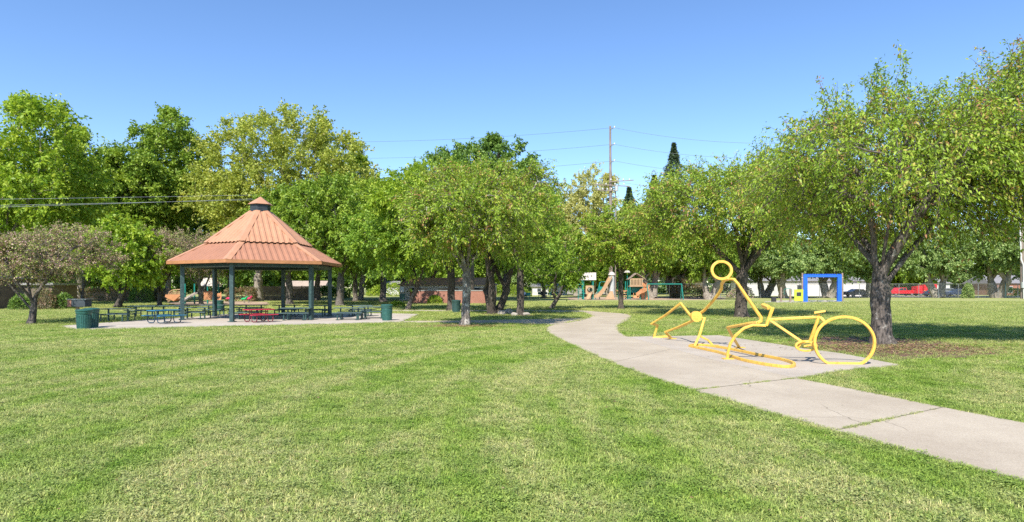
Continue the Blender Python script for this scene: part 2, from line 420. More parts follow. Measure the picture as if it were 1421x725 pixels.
# ------------------------------------------------------------------ ground, paths, slabs
def sheet(name, poly, z, mat, thick=0.0, kind='structure'):
    b = MB()
    if thick: b.prism(poly, z - thick, z)
    else: b.add([(p[0], p[1], z) for p in poly], [tuple(range(len(poly)))])
    o = b.build(name, mat); tag(o, kind=kind)
    # triangulate so that concave outlines fill well
    import bmesh
    bm = bmesh.new(); bm.from_mesh(o.data); bmesh.ops.triangulate(bm, faces=bm.faces); bm.to_mesh(o.data); bm.free()
    return o

sheet("ground", [(-900, -60), (900, -60), (900, 1400), (-900, 1400)], 0.0, M['lawn'])

def smooth_poly(pts, sub=4):
    """Catmull-Rom through ground points (open)"""
    out = []
    for i in range(len(pts) - 1):
        p0 = pts[max(0, i - 1)]; p1 = pts[i]; p2 = pts[i + 1]; p3 = pts[min(len(pts) - 1, i + 2)]
        for k in range(sub):
            t = k / sub; t2 = t * t; t3 = t2 * t
            out.append(tuple(0.5 * ((2 * p1[a]) + (-p0[a] + p2[a]) * t + (2 * p0[a] - 5 * p1[a] + 4 * p2[a] - p3[a]) * t2 + (-p0[a] + 3 * p1[a] - 3 * p2[a] + p3[a]) * t3) for a in (0, 1)))
    out.append(tuple(pts[-1])); return out

near_edge = [G(*p) for p in [(1640, 733), (1421, 670), (1330, 646), (1240, 622), (1160, 599.5), (1080, 577), (1010, 556.5), (963, 543), (900, 523), (850, 504.5), (815, 489), (785, 475), (767, 466), (759, 461), (758, 457), (762, 453.5), (769, 451)]]
left_up = [G(*p) for p in [(769, 451), (800, 446.5), (818, 441.5), (821, 438.5), (817, 436), (808, 434)]]
far_edge = [G(*p) for p in [(812, 431.7), (840, 434), (866, 436), (876, 438.6), (874, 443), (866, 447.5), (859, 452), (858, 458), (863, 464), (872, 468.5)]]
pad_front = [G(1105, 526.5)]
right_edge = [G(*p) for p in [(1105, 526.5), (1190, 543), (1300, 565.5), (1421, 589), (1640, 631)]]
PATH = smooth_poly(near_edge) + smooth_poly(left_up)[1:] + smooth_poly(far_edge) + [G(985, 500)] + smooth_poly(right_edge)
sheet("path", PATH, 0.022, M['concrete'], 0.1)
PAD = [G(872, 468.5), G(998, 466.4), G(1062, 476), G(1113, 484.5), G(1170, 492), G(1250, 508), G(1170, 515.5), G(1105, 526.5), G(985, 500)]
sheet("sculpture_pad", PAD, 0.026, M['pad'], 0.1)
SLAB = [G(84, 453.3), G(104, 458.2), G(220, 455.6), G(336, 453.0), G(458, 450.6), G(556, 447.8), G(582, 436.6), G(545, 435.8), G(420, 435.2), G(310, 436.8), G(263, 441.2), G(208, 444.2)]
sheet("picnic_slab", SLAB, 0.030, M['slab'], 0.1)
WALK = [G(556, 448.3), G(620, 448.6), G(700, 449.5), G(770, 451.4), G(812, 443.6), G(808, 442.6), G(780, 442.8), G(717, 444.0), G(640, 445.6), G(560, 446.2)]
sheet("walkway", WALK, 0.018, M['concrete'], 0.1)
WALK2 = [G(540, 432.3), G(725, 432.6), G(808, 434.2), G(812, 431.5), G(725, 431.0), G(540, 430.8)]
sheet("walkway_beyond", WALK2, 0.018, M['slab'], 0.1)
# expansion joints of the path, narrow dirt-filled gaps
def strip(name, a, b_, w, z, mat):
    a = Vector(a); b2 = Vector(b_); d = (b2 - a).normalized(); n = Vector((-d.y, d.x)) * w / 2
    return sheet(name, [tuple(a - n), tuple(b2 - n), tuple(b2 + n), tuple(a + n)], z, mat)
for k, (p, q) in enumerate([((963, 543), (1105, 526.5)), ((1160, 599.5), (1308, 567.5)), ((759, 461), (858, 458)), ((850, 504.5), (930, 486)), ((769, 451), (868, 446))]):
    strip("path_joint", G(*p), G(*q), 0.02 if k in (0, 1) else 0.008, 0.0265, M['joint'])
# dirt around the near tree and the middle tree
DIRT = [G(*p) for p in [(1098, 470), (1135, 466), (1190, 467), (1260, 470), (1300, 473), (1350, 482), (1395, 490), (1340, 497), (1285, 497), (1248, 500), (1232, 503), (1175, 491), (1113, 483)]]
sheet("dirt_patch", DIRT, 0.006, M['mulch'])
DIRT2 = [G(*p) for p in [(608, 451), (640, 449), (676, 450.5), (690, 452), (668, 454), (640, 455), (618, 453.5)]]
sheet("dirt_ring", DIRT2, 0.006, M['mulch'])
# ragged edge for the dirt done by grass below
def ring_poly(cx_, cy_, a_, b_, sd_):
    q = random.Random(sd_); return [(cx_ + a_ * q.uniform(.75, 1.25) * math.cos(t_ * .449), cy_ + b_ * q.uniform(.75, 1.25) * math.sin(t_ * .449)) for t_ in range(14)]
RINGS = [ring_poly(X(1029, 36.6), 36.5, 1.5, 1.3, 1), ring_poly(X(722, 39.3), 39.3, 1.0, .9, 2), ring_poly(X(685, 41.5), 41.4, 1.5, 1.2, 3), ring_poly(X(862, 50), 50, .9, .9, 4), ring_poly(X(43, 30.2), 30.2, .7, .7, 5), ring_poly(X(566, 49), 49, 1.2, 1.0, 6), ring_poly(X(626, 47), 47, 1.1, 1.0, 7)]
for rp_ in RINGS: sheet("dirt_ring", rp_, 0.006, M['mulch'])
SAND1 = [G(786, 412.8), G(790, 416.6), G(960, 416.6), G(1010, 416.0), G(1005, 413.6), G(930, 412.2)]
sheet("play_sand", SAND1, 0.006, M['sand'])
SAND2 = [G(225, 420.0), G(250, 425.5), G(375, 424.5), G(372, 419.3), G(300, 418.0)]
sheet("play_sand_beyond", SAND2, 0.006, M['sand'])
PADB = [G(1050, 420.2), G(1108, 420.6), G(1182, 419.0), G(1165, 417.0), G(1075, 417.4)]
sheet("play_pad", PADB, 0.008, M['slab'])
sheet("road", [(30, 104), (30, 112), (160, 116), (160, 108)], 0.008, M['asphalt'])
sheet("yard_drive", [(60, 112.3), (56, 128), (76, 130), (84, 113.3)], 0.012, M['slab'])
sheet("side_path", [G(0, 430.8), G(0, 431.6), G(120, 431.6), G(260, 430.2), G(260, 429.4), G(110, 430.6)], 0.01, M['slab'])

# ------------------------------------------------------------------ grass
def tuft(name, seed, nb, rad, h0, h1, w, clover=0):
    r = np.random.default_rng(seed)
    a = r.uniform(0, 2 * np.pi, nb); rr = rad * np.sqrt(r.uniform(0, 1, nb))
    base = np.stack([rr * np.cos(a), rr * np.sin(a), np.full(nb, -0.004)], 1)
    h = r.uniform(h0, h1, nb); fa = r.uniform(0, 2 * np.pi, nb); lean = r.uniform(0.15, 1.3, nb) * h
    sd_ = np.stack([-np.sin(fa), np.cos(fa), np.zeros(nb)], 1) * (w * r.uniform(.6, 1.3, nb))[:, None]
    fw = np.stack([np.cos(fa), np.sin(fa), np.zeros(nb)], 1)
    mid = base + fw * (lean * .35)[:, None] + np.array([0, 0, 1.]) * (h * .6)[:, None]
    tip = base + fw * lean[:, None] + np.array([0, 0, 1.]) * h[:, None]
    V = np.stack([base - sd_, base + sd_, mid + sd_ * .8, mid - sd_ * .8, tip + sd_ * .1, tip - sd_ * .1], 1).reshape(-1, 3)
    i = np.arange(nb)[:, None] * 6
    F = np.concatenate([i + np.array([[0, 1, 2, 3]]), i + np.array([[3, 2, 4, 5]])], 1).reshape(-1, 4)
    ti = np.repeat(r.uniform(0, 1, nb) ** 1.2, 2)
    if clover:
        n = clover; a = r.uniform(0, 2 * np.pi, n); rr = rad * np.sqrt(r.uniform(0, 1, n))
        c = np.stack([rr * np.cos(a), rr * np.sin(a), r.uniform(.02, .05, n)], 1); s = r.uniform(.006, .011, n)[:, None]
        t1 = np.stack([np.cos(a * 3), np.sin(a * 3), r.uniform(-.4, .4, n)], 1); t2 = np.stack([-np.sin(a * 3), np.cos(a * 3), r.uniform(-.4, .4, n)], 1)
        V2 = np.stack([c - t1 * s, c - t2 * s, c + t1 * s, c + t2 * s], 1).reshape(-1, 3)
        F2 = np.arange(n)[:, None] * 4 + np.array([[0, 1, 2, 3]]) + len(V)
        V = np.concatenate([V, V2]); F = np.concatenate([F, F2]); ti = np.concatenate([ti, r.uniform(0, .5, n)])
    me = bpy.data.meshes.new(name); me.vertices.add(len(V)); me.vertices.foreach_set("co", V.astype(np.float32).ravel())
    me.loops.add(F.size); me.loops.foreach_set("vertex_index", F.astype(np.int32).ravel())
    me.polygons.add(len(F)); me.polygons.foreach_set("loop_start", np.arange(0, F.size, 4, dtype=np.int32))
    at = me.attributes.new("tint", 'FLOAT', 'FACE'); at.data.foreach_set("value", ti.astype(np.float32))
    me.update(calc_edges=True); me.materials.append(M['blade'])
    return bpy.data.objects.new(name, me)

tcol = bpy.data.collections.new("tufts")
for o in (tuft("tuft", 1, 34, .10, .018, .045, .0034), tuft("tuft", 2, 26, .09, .015, .040, .0036, 14), tuft("tuft", 3, 14, .09, .014, .035, .0036, 34), tuft("tuft", 4, 36, .10, .022, .058, .0030)):
    tcol.objects.link(o)

def grass_points():
    r = np.random.default_rng(7); PX = []; PY = []; PS = []
    for d0, d1, dens, s in ((3.6, 8, 230, 1.0), (8, 13, 170, 1.05), (13, 20, 95, 1.2), (20, 32, 45, 1.5), (32, 50, 18, 2.0), (50, 75, 6, 2.6)):
        area = (d1 - d0) * 2 * .95 * (d0 + d1) / 2
        n = int(area * dens)
        y = np.sqrt(r.uniform(d0 ** 2, d1 ** 2, n)); x = r.uniform(-.97, .97, n) * y
        PX.append(x); PY.append(y); PS.append(np.full(n, s) * r.uniform(.75, 1.25, n))
    x = np.concatenate(PX); y = np.concatenate(PY); s = np.concatenate(PS)
    bad = np.zeros(len(x), bool)
    for pl in (PATH, PAD, SLAB, WALK, WALK2, SAND1, SAND2, PADB): bad |= inpoly(x, y, pl)
    for pl in [DIRT, DIRT2] + RINGS:
        jx = x + r.normal(0, .35, len(x)); jy = y + r.normal(0, .7, len(x))
        bad |= inpoly(jx, jy, pl) & (r.uniform(0, 1, len(x)) > .12)
    x = x[~bad]; y = y[~bad]; s = s[~bad]
    # tufts grown in the path joints
    ex = []
    for (p, q, a0, a1, n) in (((963, 543), (1105, 526.5), .0, .22, 26), ((963, 543), (1105, 526.5), .45, .72, 34), ((963, 543), (1105, 526.5), .85, 1, 14), ((1160, 599.5), (1308, 567.5), 0, .5, 60), ((1160, 599.5), (1308, 567.5), .5, .95, 18)):
        A = np.array(G(*p)); B = np.array(G(*q)); t_ = r.uniform(a0, a1, n)
        pts = A + (B - A) * t_[:, None] + r.normal(0, .012, (n, 2)); ex.append(pts)
    for pl, nn_ in ((PATH, 60), (PAD, 40)):
        for (a_, b_) in zip(pl, pl[1:] + pl[:1]):
            A = np.array(a_); B = np.array(b_); l_ = np.linalg.norm(B - A); ym = (A[1] + B[1]) / 2
            if pl is PAD and l_ > 3.2 and ym < 15: continue
            if ym > 30 or l_ > 5.5 or l_ < .01: continue
            n_ = int(l_ * 34); t_ = r.uniform(0, 1, n_); pts = A + (B - A) * t_[:, None]
            ins = inpoly(pts[:, 0], pts[:, 1], PAD) if pl is PATH else np.zeros(n_, bool)
            pts = pts[~ins] + r.normal(0, .022, (int((~ins).sum()), 2)); ex.append(pts)
    ex = np.concatenate(ex)
    zz = np.concatenate([np.zeros(len(x)), np.where(np.arange(len(ex)) < 152, .022, .012)])
    x = np.concatenate([x, ex[:, 0]]); y = np.concatenate([y, ex[:, 1]]); s = np.concatenate([s, r.uniform(.3, .6, len(ex))])
    return x, y, s, zz
gx, gy, gs, gz = grass_points()
me = bpy.data.meshes.new("grass"); me.vertices.add(len(gx))
me.vertices.foreach_set("co", np.stack([gx, gy, gz], 1).astype(np.float32).ravel())
at = me.attributes.new("size", 'FLOAT', 'POINT'); at.data.foreach_set("value", gs.astype(np.float32))
grass = link_mesh("grass", me, M['blade']); tag(grass, "short mown grass and clover of the park lawn", "grass", kind="stuff")
ng = bpy.data.node_groups.new("scatter", 'GeometryNodeTree')
ng.interface.new_socket("Geometry", in_out='INPUT', socket_type='NodeSocketGeometry')
ng.interface.new_socket("Geometry", in_out='OUTPUT', socket_type='NodeSocketGeometry')
N = ng.nodes; L = ng.links
gi = N.new("NodeGroupInput"); go = N.new("NodeGroupOutput")
ci = N.new("GeometryNodeCollectionInfo"); ci.inputs[0].default_value = tcol; ci.inputs["Separate Children"].default_value = True; ci.inputs["Reset Children"].default_value = True
ip = N.new("GeometryNodeInstanceOnPoints"); ip.inputs["Pick Instance"].default_value = True
rv = N.new("FunctionNodeRandomValue"); rv.data_type = 'FLOAT_VECTOR'
rv.inputs[0].default_value = (-.12, -.12, 0); rv.inputs[1].default_value = (.12, .12, 6.28)
na = N.new("GeometryNodeInputNamedAttribute"); na.data_type = 'FLOAT'; na.inputs[0].default_value = "size"
L.new(gi.outputs[0], ip.inputs["Points"]); L.new(ci.outputs[0], ip.inputs["Instance"])
L.new(rv.outputs[0], ip.inputs["Rotation"]); L.new(na.outputs[0], ip.inputs["Scale"]); L.new(ip.outputs[0], go.inputs[0])
md = grass.modifiers.new("scatter", 'NODES'); md.node_group = ng

# ------------------------------------------------------------------ trees
def unit(v): return v / np.maximum(1e-9, np.linalg.norm(v, axis=-1, keepdims=True))

def skeleton(r, zf, lean, cc, rr, nattr, nlimb, step, stems=1, splay=.5, lobes=1.0):
    cc = np.array(cc, float); rr = np.array(rr, float)
    d = unit(r.normal(0, 1, (nattr, 3))); rad = r.uniform(0, 1, nattr) ** .42
    lob = unit(r.normal(0, 1, (9, 3))); amp = r.uniform(-.28, .30, 9)
    k = 1 + (np.maximum(0, d @ lob.T) ** 3) @ amp
    if lobes > 1:
        l2 = unit(r.normal(0, 1, (26, 3))); k = k + (np.maximum(0, d @ l2.T) ** 14) @ (r.uniform(-.45, .32, 26) * (lobes - 1))
    at = d * (rad * np.clip(k, .5, 1.24))[:, None]
    at[:, 2] = np.where(at[:, 2] < 0, at[:, 2] * .72, at[:, 2])
    A = cc + at * rr
    pos = []; par = []
    def push(p, q): pos.append(np.array(p, float)); par.append(q); return len(pos) - 1
    ends = []
    for s in range(stems):
        az = r.uniform(0, 6.28) if stems == 1 else 6.28 * s / stems + r.uniform(-.4, .4)
        off = np.zeros(3) if stems == 1 else np.array([math.cos(az), math.sin(az), 0]) * .22
        i = push(off, -1); n = max(3, int(zf / .3)); wob = r.normal(0, .035, (n + 1, 2)).cumsum(0) * (1 if zf < 4 else 1.5)
        for k in range(1, n + 1):
            t_ = k / n
            p = off + np.array([lean[0] * t_ ** 1.2, lean[1] * t_ ** 1.2, zf * t_]) + np.array([wob[k, 0], wob[k, 1], 0]) * .6
            if stems > 1: p[:2] += off[:2] / .22 * t_ * splay
            i = push(p, i)
        ends.append(i)
    for e in ends:
        nl = max(2, nlimb // len(ends)); a0 = r.uniform(0, 6.28)
        for k in range(nl):
            az = a0 + 6.28 * k / nl + r.uniform(-.35, .35); el = r.uniform(-.1, .5)
            tgt = cc + rr * np.array([math.cos(az) * .6, math.sin(az) * .6, el])
            i = e if k < 2 else max(1, e - r.integers(0, 3)); p = pos[i].copy()
            dirv = unit((tgt - p) + np.array([0, 0, .35 * np.linalg.norm(tgt - p)])); D = np.linalg.norm(tgt - p) * .6
            for q in range(int(D / step)):
                dirv = unit(dirv * .82 + unit(tgt - p) * .18 + r.normal(0, .07, 3))
                p = p + dirv * step; i = push(p, i)
    pos = np.array(pos); par = list(par)
    ns = len(pos)
    nd = np.full(len(A), 1e9); ni = np.zeros(len(A), int)
    def upd(lo):
        nonlocal nd, ni
        D = np.linalg.norm(A[:, None] - pos[None, lo:], axis=2); j = D.argmin(1); dm = D[np.arange(len(A)), j]
        mk = dm < nd; nd = np.where(mk, dm, nd); ni = np.where(mk, j + lo, ni)
    # do not grow from the lower trunk
    upd(0)
    lo = 0
    for it in range(60):
        if len(A) == 0: break
        u, inv = np.unique(ni, return_inverse=True)
        s = np.zeros((len(u), 3)); np.add.at(s, inv, unit(A - pos[ni]))
        nn = pos[u] + unit(unit(s) + r.normal(0, .12, (len(u), 3)) + np.array([0, 0, .05])) * step
        lo = len(pos); pos = np.concatenate([pos, nn]); par += list(u)
        upd(lo)
        keep = nd > 1.25 * step
        A = A[keep]; nd = nd[keep]; ni = ni[keep]
        if len(pos) > 5000: break
    return pos, np.array(par), ns, cc, rr

def limbs_mesh(pos, par, tr, sides, flare=1.5, r0=0.012, r=None, ex=2.3):
    n = len(pos); acc = np.zeros(n); main = np.full(n, -1); best = np.zeros(n)
    rad = np.zeros(n)
    for i in range(n - 1, -1, -1):
        rad[i] = max(r0, acc[i] ** (1 / ex)) if acc[i] > 0 else r0
        p = par[i]
        if p >= 0:
            acc[p] += rad[i] ** ex
            if rad[i] > best[p]: best[p] = rad[i]; main[p] = i
    roots = np.where(par < 0)[0]
    k = tr / rad[roots].max()
    # scale thick ones to the trunk radius and keep twigs thin
    rad = rad * (1 + (k - 1) * np.clip((rad - r0) / (rad[roots].max() - r0), 0, 1) ** .6) if k > 1 else rad * np.maximum(k, .4)
    z = pos[:, 2]
    depth0 = np.zeros(n, bool)
    for q in roots:
        i = q
        while i >= 0 and pos[i][2] < 1.2: depth0[i] = True; i = main[i]
    fl = 1 + (flare - 1) * np.exp(-z / (tr * .8)); rad = np.where(depth0, rad * fl, rad)
    dirs = np.zeros((n, 3))
    for i in range(n):
        d = np.zeros(3)
        if par[i] >= 0: d += unit(pos[i] - pos[par[i]])
        if main[i] >= 0: d += unit(pos[main[i]] - pos[i])
        dirs[i] = d
    dirs = unit(dirs)
    def rings(P_, D_, R_, wob=None):
        ref = np.array([0.31, 0.94, 0.13]); u = unit(np.cross(D_, ref)); v = np.cross(D_, u)
        t_ = np.arange(sides) * 2 * np.pi / sides
        rr_ = R_[:, None] * np.ones(sides)
        if wob is not None: rr_ = rr_ * wob
        return P_[:, None] + u[:, None] * (np.cos(t_) * rr_)[..., None] + v[:, None] * (np.sin(t_) * rr_)[..., None]
    w_ = 1 + (r.uniform(-1, 1, (n, sides)) * .09 if r is not None else 0)
    if r is not None:
        base = r.uniform(-.13, .13, sides); w_ = w_ + base * np.clip(rad / tr, 0, 1)[:, None]
    V1 = rings(pos, dirs, rad, w_).reshape(-1, 3)
    ed = np.where(par >= 0)[0]; side = np.array([main[par[i]] != i for i in ed])
    se = ed[side]
    V2 = rings(pos[par[se]], unit(pos[se] - pos[par[se]]), np.minimum(rad[par[se]] * .95, rad[se] * 1.15)).reshape(-1, 3)
    start = par[ed] * sides
    start = start.copy(); start[side] = n * sides + np.arange(len(se)) * sides
    j = np.arange(sides); jn = (j + 1) % sides
    F = np.stack([start[:, None] + j, start[:, None] + jn, (ed * sides)[:, None] + jn, (ed * sides)[:, None] + j], 2).reshape(-1, 4)
    return np.concatenate([V1, V2]), F, rad

def foliage(r, pos, par, ns, cc, rr, nshoot, m, L_, lw, sl, hang=.4, up=.25, stems=False, clump=.5, wisps=0):
    cand = np.arange(ns, len(pos))
    if len(cand) < 5: cand = np.arange(len(pos))
    ch = np.bincount(par[par >= 0], minlength=len(pos)); tips = cand[ch[cand] == 0]
    pick = np.concatenate([r.choice(tips, nshoot * 2 // 3), r.choice(cand, nshoot - nshoot * 2 // 3)])
    p0 = pos[pick] + r.normal(0, sl * .22, (nshoot, 3))
    out = unit((pos[pick] - cc) / rr)
    d = unit(out * .75 + r.normal(0, .55, (nshoot, 3)) + np.array([0, 0, up]))
    Ls = sl * r.uniform(.45, 1.35, nshoot)
    if wisps:      # a few long young shoots standing out of the crown's top
        tp = tips[np.argsort(-((pos[tips] - cc) / rr @ np.array([0, 0, 1.]) + r.normal(0, .16, len(tips))))[:wisps]]
        k_ = min(len(tp) * 4, nshoot); tt_ = np.repeat(tp, 4)[:k_]; base_d = np.repeat(unit(unit((pos[tp] - cc) / rr) * .6 + r.normal(0, .3, (len(tp), 3)) + np.array([0, 0, .7])), 4, 0)[:k_]
        q_ = np.tile(np.arange(4), len(tp))[:k_]; hgt = np.repeat(r.uniform(.18, .48, len(tp)), 4)[:k_]
        p0[:k_] = pos[tt_] + base_d * (q_ * hgt)[:, None]; d[:k_] = unit(base_d + r.normal(0, .12, (k_, 3))); Ls[:k_] = hgt * 1.5
    t_ = r.uniform(.05, 1, (nshoot, m))
    pp = p0[:, None] + d[:, None] * (Ls[:, None] * t_)[..., None]
    pp[..., 2] -= (Ls[:, None] * t_ ** 2) * .28
    pp += r.normal(0, sl * .07, pp.shape)
    ld = unit(d[:, None] * .6 + r.normal(0, .6, pp.shape) + np.array([0, 0, -hang]))
    nrm = unit(r.normal(0, .7, pp.shape) + np.array([0, 0, .8]))
    sd_ = unit(np.cross(ld, nrm))
    ln = L_ * r.uniform(.65, 1.25, (nshoot, m))[..., None]
    wv = sd_ * ln * lw
    dn = np.array([0, 0, -1.]) * ln * .12
    V = np.stack([pp, pp + ld * ln * .45 + wv, pp + ld * ln + dn, pp + ld * ln * .45 - wv], 2).reshape(-1, 3)
    nl = nshoot * m
    F = np.arange(nl)[:, None] * 4 + np.array([[0, 1, 2, 3]])
    # clump variation by place in the crown (own tint of leaves, new growth lighter)
    cl = np.repeat(np.clip(r.normal(.5, .22, nshoot), 0, 1), m)
    ti = np.clip(cl * clump + r.uniform(0, 1, nl) * (1 - clump), 0, 1)
    st = None
    if stems:
        tt = np.array([0, .35, .7, 1.]); q = p0[:, None] + d[:, None] * (Ls[:, None] * tt)[..., None]
        q[..., 2] -= Ls[:, None] * tt ** 2 * .28
        u = unit(np.cross(d, np.array([.2, .3, .9]))); v = np.cross(d, u); a3 = np.arange(3) * 2 * np.pi / 3
        rad = np.array([.010, .008, .005, .002])
        ring = q[:, :, None] + (u[:, None, None] * np.cos(a3)[:, None] + v[:, None, None] * np.sin(a3)[:, None]) * rad[:, None, None]
        SV = ring.reshape(-1, 3); b0 = np.arange(nshoot)[:, None, None] * 12 + np.arange(3)[None, :, None] * 3 + np.arange(3)
        b1 = np.arange(nshoot)[:, None, None] * 12 + np.arange(3)[None, :, None] * 3 + (np.arange(3) + 1) % 3
        SF = np.stack([b0, b1, b1 + 3, b0 + 3], 3).reshape(-1, 4)
        st = (SV, SF)
    return V, F, ti, st

def tree(name, loc, label, group=None, cat="tree", seed=1, zf=2.5, lean=(0, 0), cc=(0, 0, 6), rr=(4, 4, 3.5), nattr=450, nlimb=5, tr=.25,
         nshoot=1200, m=22, leaf=.12, lw=.25, sl=.8, bark='bark_grey', lm='leaf_cherry', stems=False, nstem=1, hang=.4, sides=8, rz=0.0, splay=.5, step=None, up=.25, clump=.62, wisps=0, lobes=2.0):
    r = np.random.default_rng(seed)
    st = step or max(.28, min(rr) / 9)
    pos, par, ns, c_, r_ = skeleton(r, zf, lean, cc, rr, nattr, nlimb, st, nstem, splay, lobes)
    V, F, rad = limbs_mesh(pos, par, tr, sides, r=r, r0=.014)
    LV, LF, ti, stt = foliage(r, pos, par, ns, c_, r_, nshoot, m, leaf, lw, sl, hang, up, stems, clump, wisps)
    if stt is not None:
        F = np.concatenate([F, stt[1] + len(V)]); V = np.concatenate([V, stt[0]])
    root = thing(name, loc, label, cat, group, rz)
    np_mesh("trunk", V, F, M[bark], root, True)
    np_mesh("crown", LV, LF, M[lm], root, False, ti)
    return root

def dup(src, loc, label, rz=0.0, sc=1.0, group=None, mat=None, name=None):
    c = copy_tree(src); c.location = (loc[0], loc[1], 0); c.rotation_euler = (0, 0, rz)
    c.scale = (sc, sc, sc) if not isinstance(sc, tuple) else sc
    c["label"] = label
    if group: c["group"] = group
    elif "group" in c: del c["group"]
    if name: c.name = name
    if mat:
        for ch in c.children:
            if ch.name.startswith("crown"):
                ch.material_slots[0].link = 'OBJECT'; ch.material_slots[0].material = M[mat]
    return c

def at(px, d): return (X(px, d), d)

# --- near ornamental trees
OG = "ornamental park trees"
tree("park_tree", at(1224, 19.7), "large tree with thick lichen-spotted grey trunk right behind the yellow bicycle wheel", OG, seed=11, zf=2.3, lean=(-.05, .1),
     cc=(.45, .3, 5.6), rr=(4.9, 4.3, 2.75), nattr=1050, nlimb=7, tr=.26, nshoot=3900, m=22, leaf=.125, lw=.2, sl=.95, stems=True, sides=14, step=.30, hang=.6, wisps=24)
tree("park_tree", at(1530, 19.0), "tree at the right edge whose leafy boughs reach into the picture", OG, seed=12, zf=2.4,
     cc=(-1.1, .2, 6.3), rr=(4.4, 4.0, 3.1), nattr=800, nlimb=6, tr=.28, nshoot=3300, m=21, leaf=.125, lw=.2, sl=.95, stems=True, sides=8, step=.32, hang=.6, wisps=30)
tree("park_tree", at(1029, 36.6), "broad tree with dark forked trunk behind the yellow ring head of the sculpture", OG, seed=13, zf=3.0, lean=(.1, 0),
     cc=(.6, 0, 6.9), rr=(6.9, 5.6, 3.4), nattr=950, nlimb=6, tr=.36, nshoot=3900, m=21, leaf=.165, lw=.23, sl=1.15, bark='bark_dark', stems=True, sides=10, step=.40, wisps=24)
tree("park_tree", at(645, 29.1), "round-headed tree with pale mottled trunk beside the walkway in the middle", OG, seed=14, zf=2.7,
     cc=(0, 0, 5.35), rr=(3.9, 3.8, 2.75), nattr=750, nlimb=6, tr=.20, nshoot=3600, m=20, leaf=.13, lw=.24, sl=.75, bark='bark_mottled', stems=True, sides=10, step=.3, wisps=10)
tree("park_tree", at(722, 39.3), "slim straight dark-trunked tree just right of the middle tree", OG, seed=15, zf=3.6,
     cc=(.1, 0, 6.0), rr=(3.3, 3.4, 2.8), nattr=450, nlimb=5, tr=.22, nshoot=1700, m=18, leaf=.19, lw=.24, sl=.85, bark='bark_dark', lm='leaf_cherry_green')
tree("park_tree", at(685, 41.5), "multi-stemmed tree with twisting dark trunks between the middle tree and the slim tree", OG, seed=16, zf=1.6,
     cc=(.2, 0, 6.0), rr=(3.8, 3.6, 2.8), nattr=450, nlimb=6, tr=.27, nshoot=1500, m=18, leaf=.19, lw=.24, sl=.85, bark='bark_dark', nstem=3, splay=.6, lm='leaf_cherry_green')
tree("park_tree", at(626, 47), "tall tree with dark trunk in front of the brick wall, left of the middle tree", OG, seed=17, zf=3.4,
     cc=(-1.6, 0, 6.7), rr=(4.6, 4.2, 3.7), nattr=600, nlimb=6, tr=.30, nshoot=2200, m=19, leaf=.23, lw=.26, sl=1.0, bark='bark_dark', lm='leaf_lime')
tree("park_tree", at(566, 49), "small slanting forked tree right of the lone green trash can", OG, seed=18, zf=1.9, lean=(.75, 0),
     cc=(.0, 0, 6.0), rr=(4.2, 3.8, 3.6), nattr=480, nlimb=5, tr=.2, nshoot=1600, m=18, leaf=.21, lw=.26, sl=.95, bark='bark_grey', lm='leaf_cherry_green')
tree("park_tree", at(862, 50), "dark-trunked tree standing in front of the playground slides", OG, seed=19, zf=2.8,
     cc=(.1, 0, 5.6), rr=(3.9, 3.6, 2.9), nattr=520, nlimb=5, tr=.2, nshoot=1700, m=18, leaf=.2, lw=.25, sl=.85, bark='bark_dark')
tree("park_tree", at(765, 50.7), "low young tree with short leaning trunk on the lawn left of the playground", OG, seed=20, zf=1.3, lean=(.75, 0),
     cc=(.6, 0, 3.6), rr=(2.5, 2.2, 2.5), nattr=260, nlimb=5, tr=.17, nshoot=900, m=17, leaf=.19, lw=.25, sl=.7, bark='bark_grey', lm='leaf_cherry_green')
# --- purple-leaved trees
PG = "purple-leaved trees on the left"
pl = tree("purple_leaf_tree", at(43, 30.2), "small spreading purple-leaved tree at the left edge", PG, seed=21, zf=1.25, lean=(.12, 0),
     cc=(.15, 0, 3.3), rr=(3.1, 3.0, 1.5), nattr=520, nlimb=6, tr=.15, nshoot=2200, m=17, leaf=.085, lw=.32, sl=.55, bark='bark_grey', lm='leaf_purple', stems=True, sides=9, step=.26, hang=.1, clump=.55)
dup(pl, at(222, 57), "purple-leaved tree with leaning pale trunk left of the picnic shelter", 2.1, (1.15, 1.15, 1.5), PG)
dup(pl, at(280, 56), "purple-leaved tree behind the left posts of the picnic shelter", 4.0, (1.1, 1.1, 1.4), PG)
dup(pl, at(113, 64), "purple-tinged tree with pale trunk behind the pair of trash cans", 1.0, (.85, .85, 1.25), PG, 'leaf_sage')
# --- tall background trees, left
BG_ = "tall trees behind the shelter"
lime = tree("tall_tree", at(20, 60), "tall yellow-green tree with long bare limbs at the far left", BG_, seed=31, zf=4.5, lean=(-1, 0),
     cc=(1.4, 0, 12.2), rr=(6.8, 6, 7.9), nattr=800, nlimb=8, tr=.45, nshoot=2500, m=20, leaf=.33, lw=.3, sl=1.5, bark='bark_pale', lm='leaf_lime', step=.62)
mid = tree("tall_tree", at(175, 80), "mid-green tall tree between the yellow-green tree and the dark oak", BG_, seed=32, zf=5,
     cc=(0, 0, 12), rr=(6.8, 6, 9), nattr=900, nlimb=8, tr=.45, nshoot=3200, m=20, leaf=.36, lw=.3, sl=1.5, bark='bark_dark', lm='leaf_mid', step=.65)
dark = tree("tall_tree", at(236, 84), "dark green tall tree with pale trunk rising left of the shelter cupola", BG_, seed=133, zf=9, lean=(-1, 0),
     cc=(.2, 0, 17.5), rr=(6.0, 5.5, 8.6), nattr=800, nlimb=7, tr=.4, nshoot=2900, m=20, leaf=.36, lw=.32, sl=1.4, bark='bark_pale', lm='leaf_mid', step=.62)
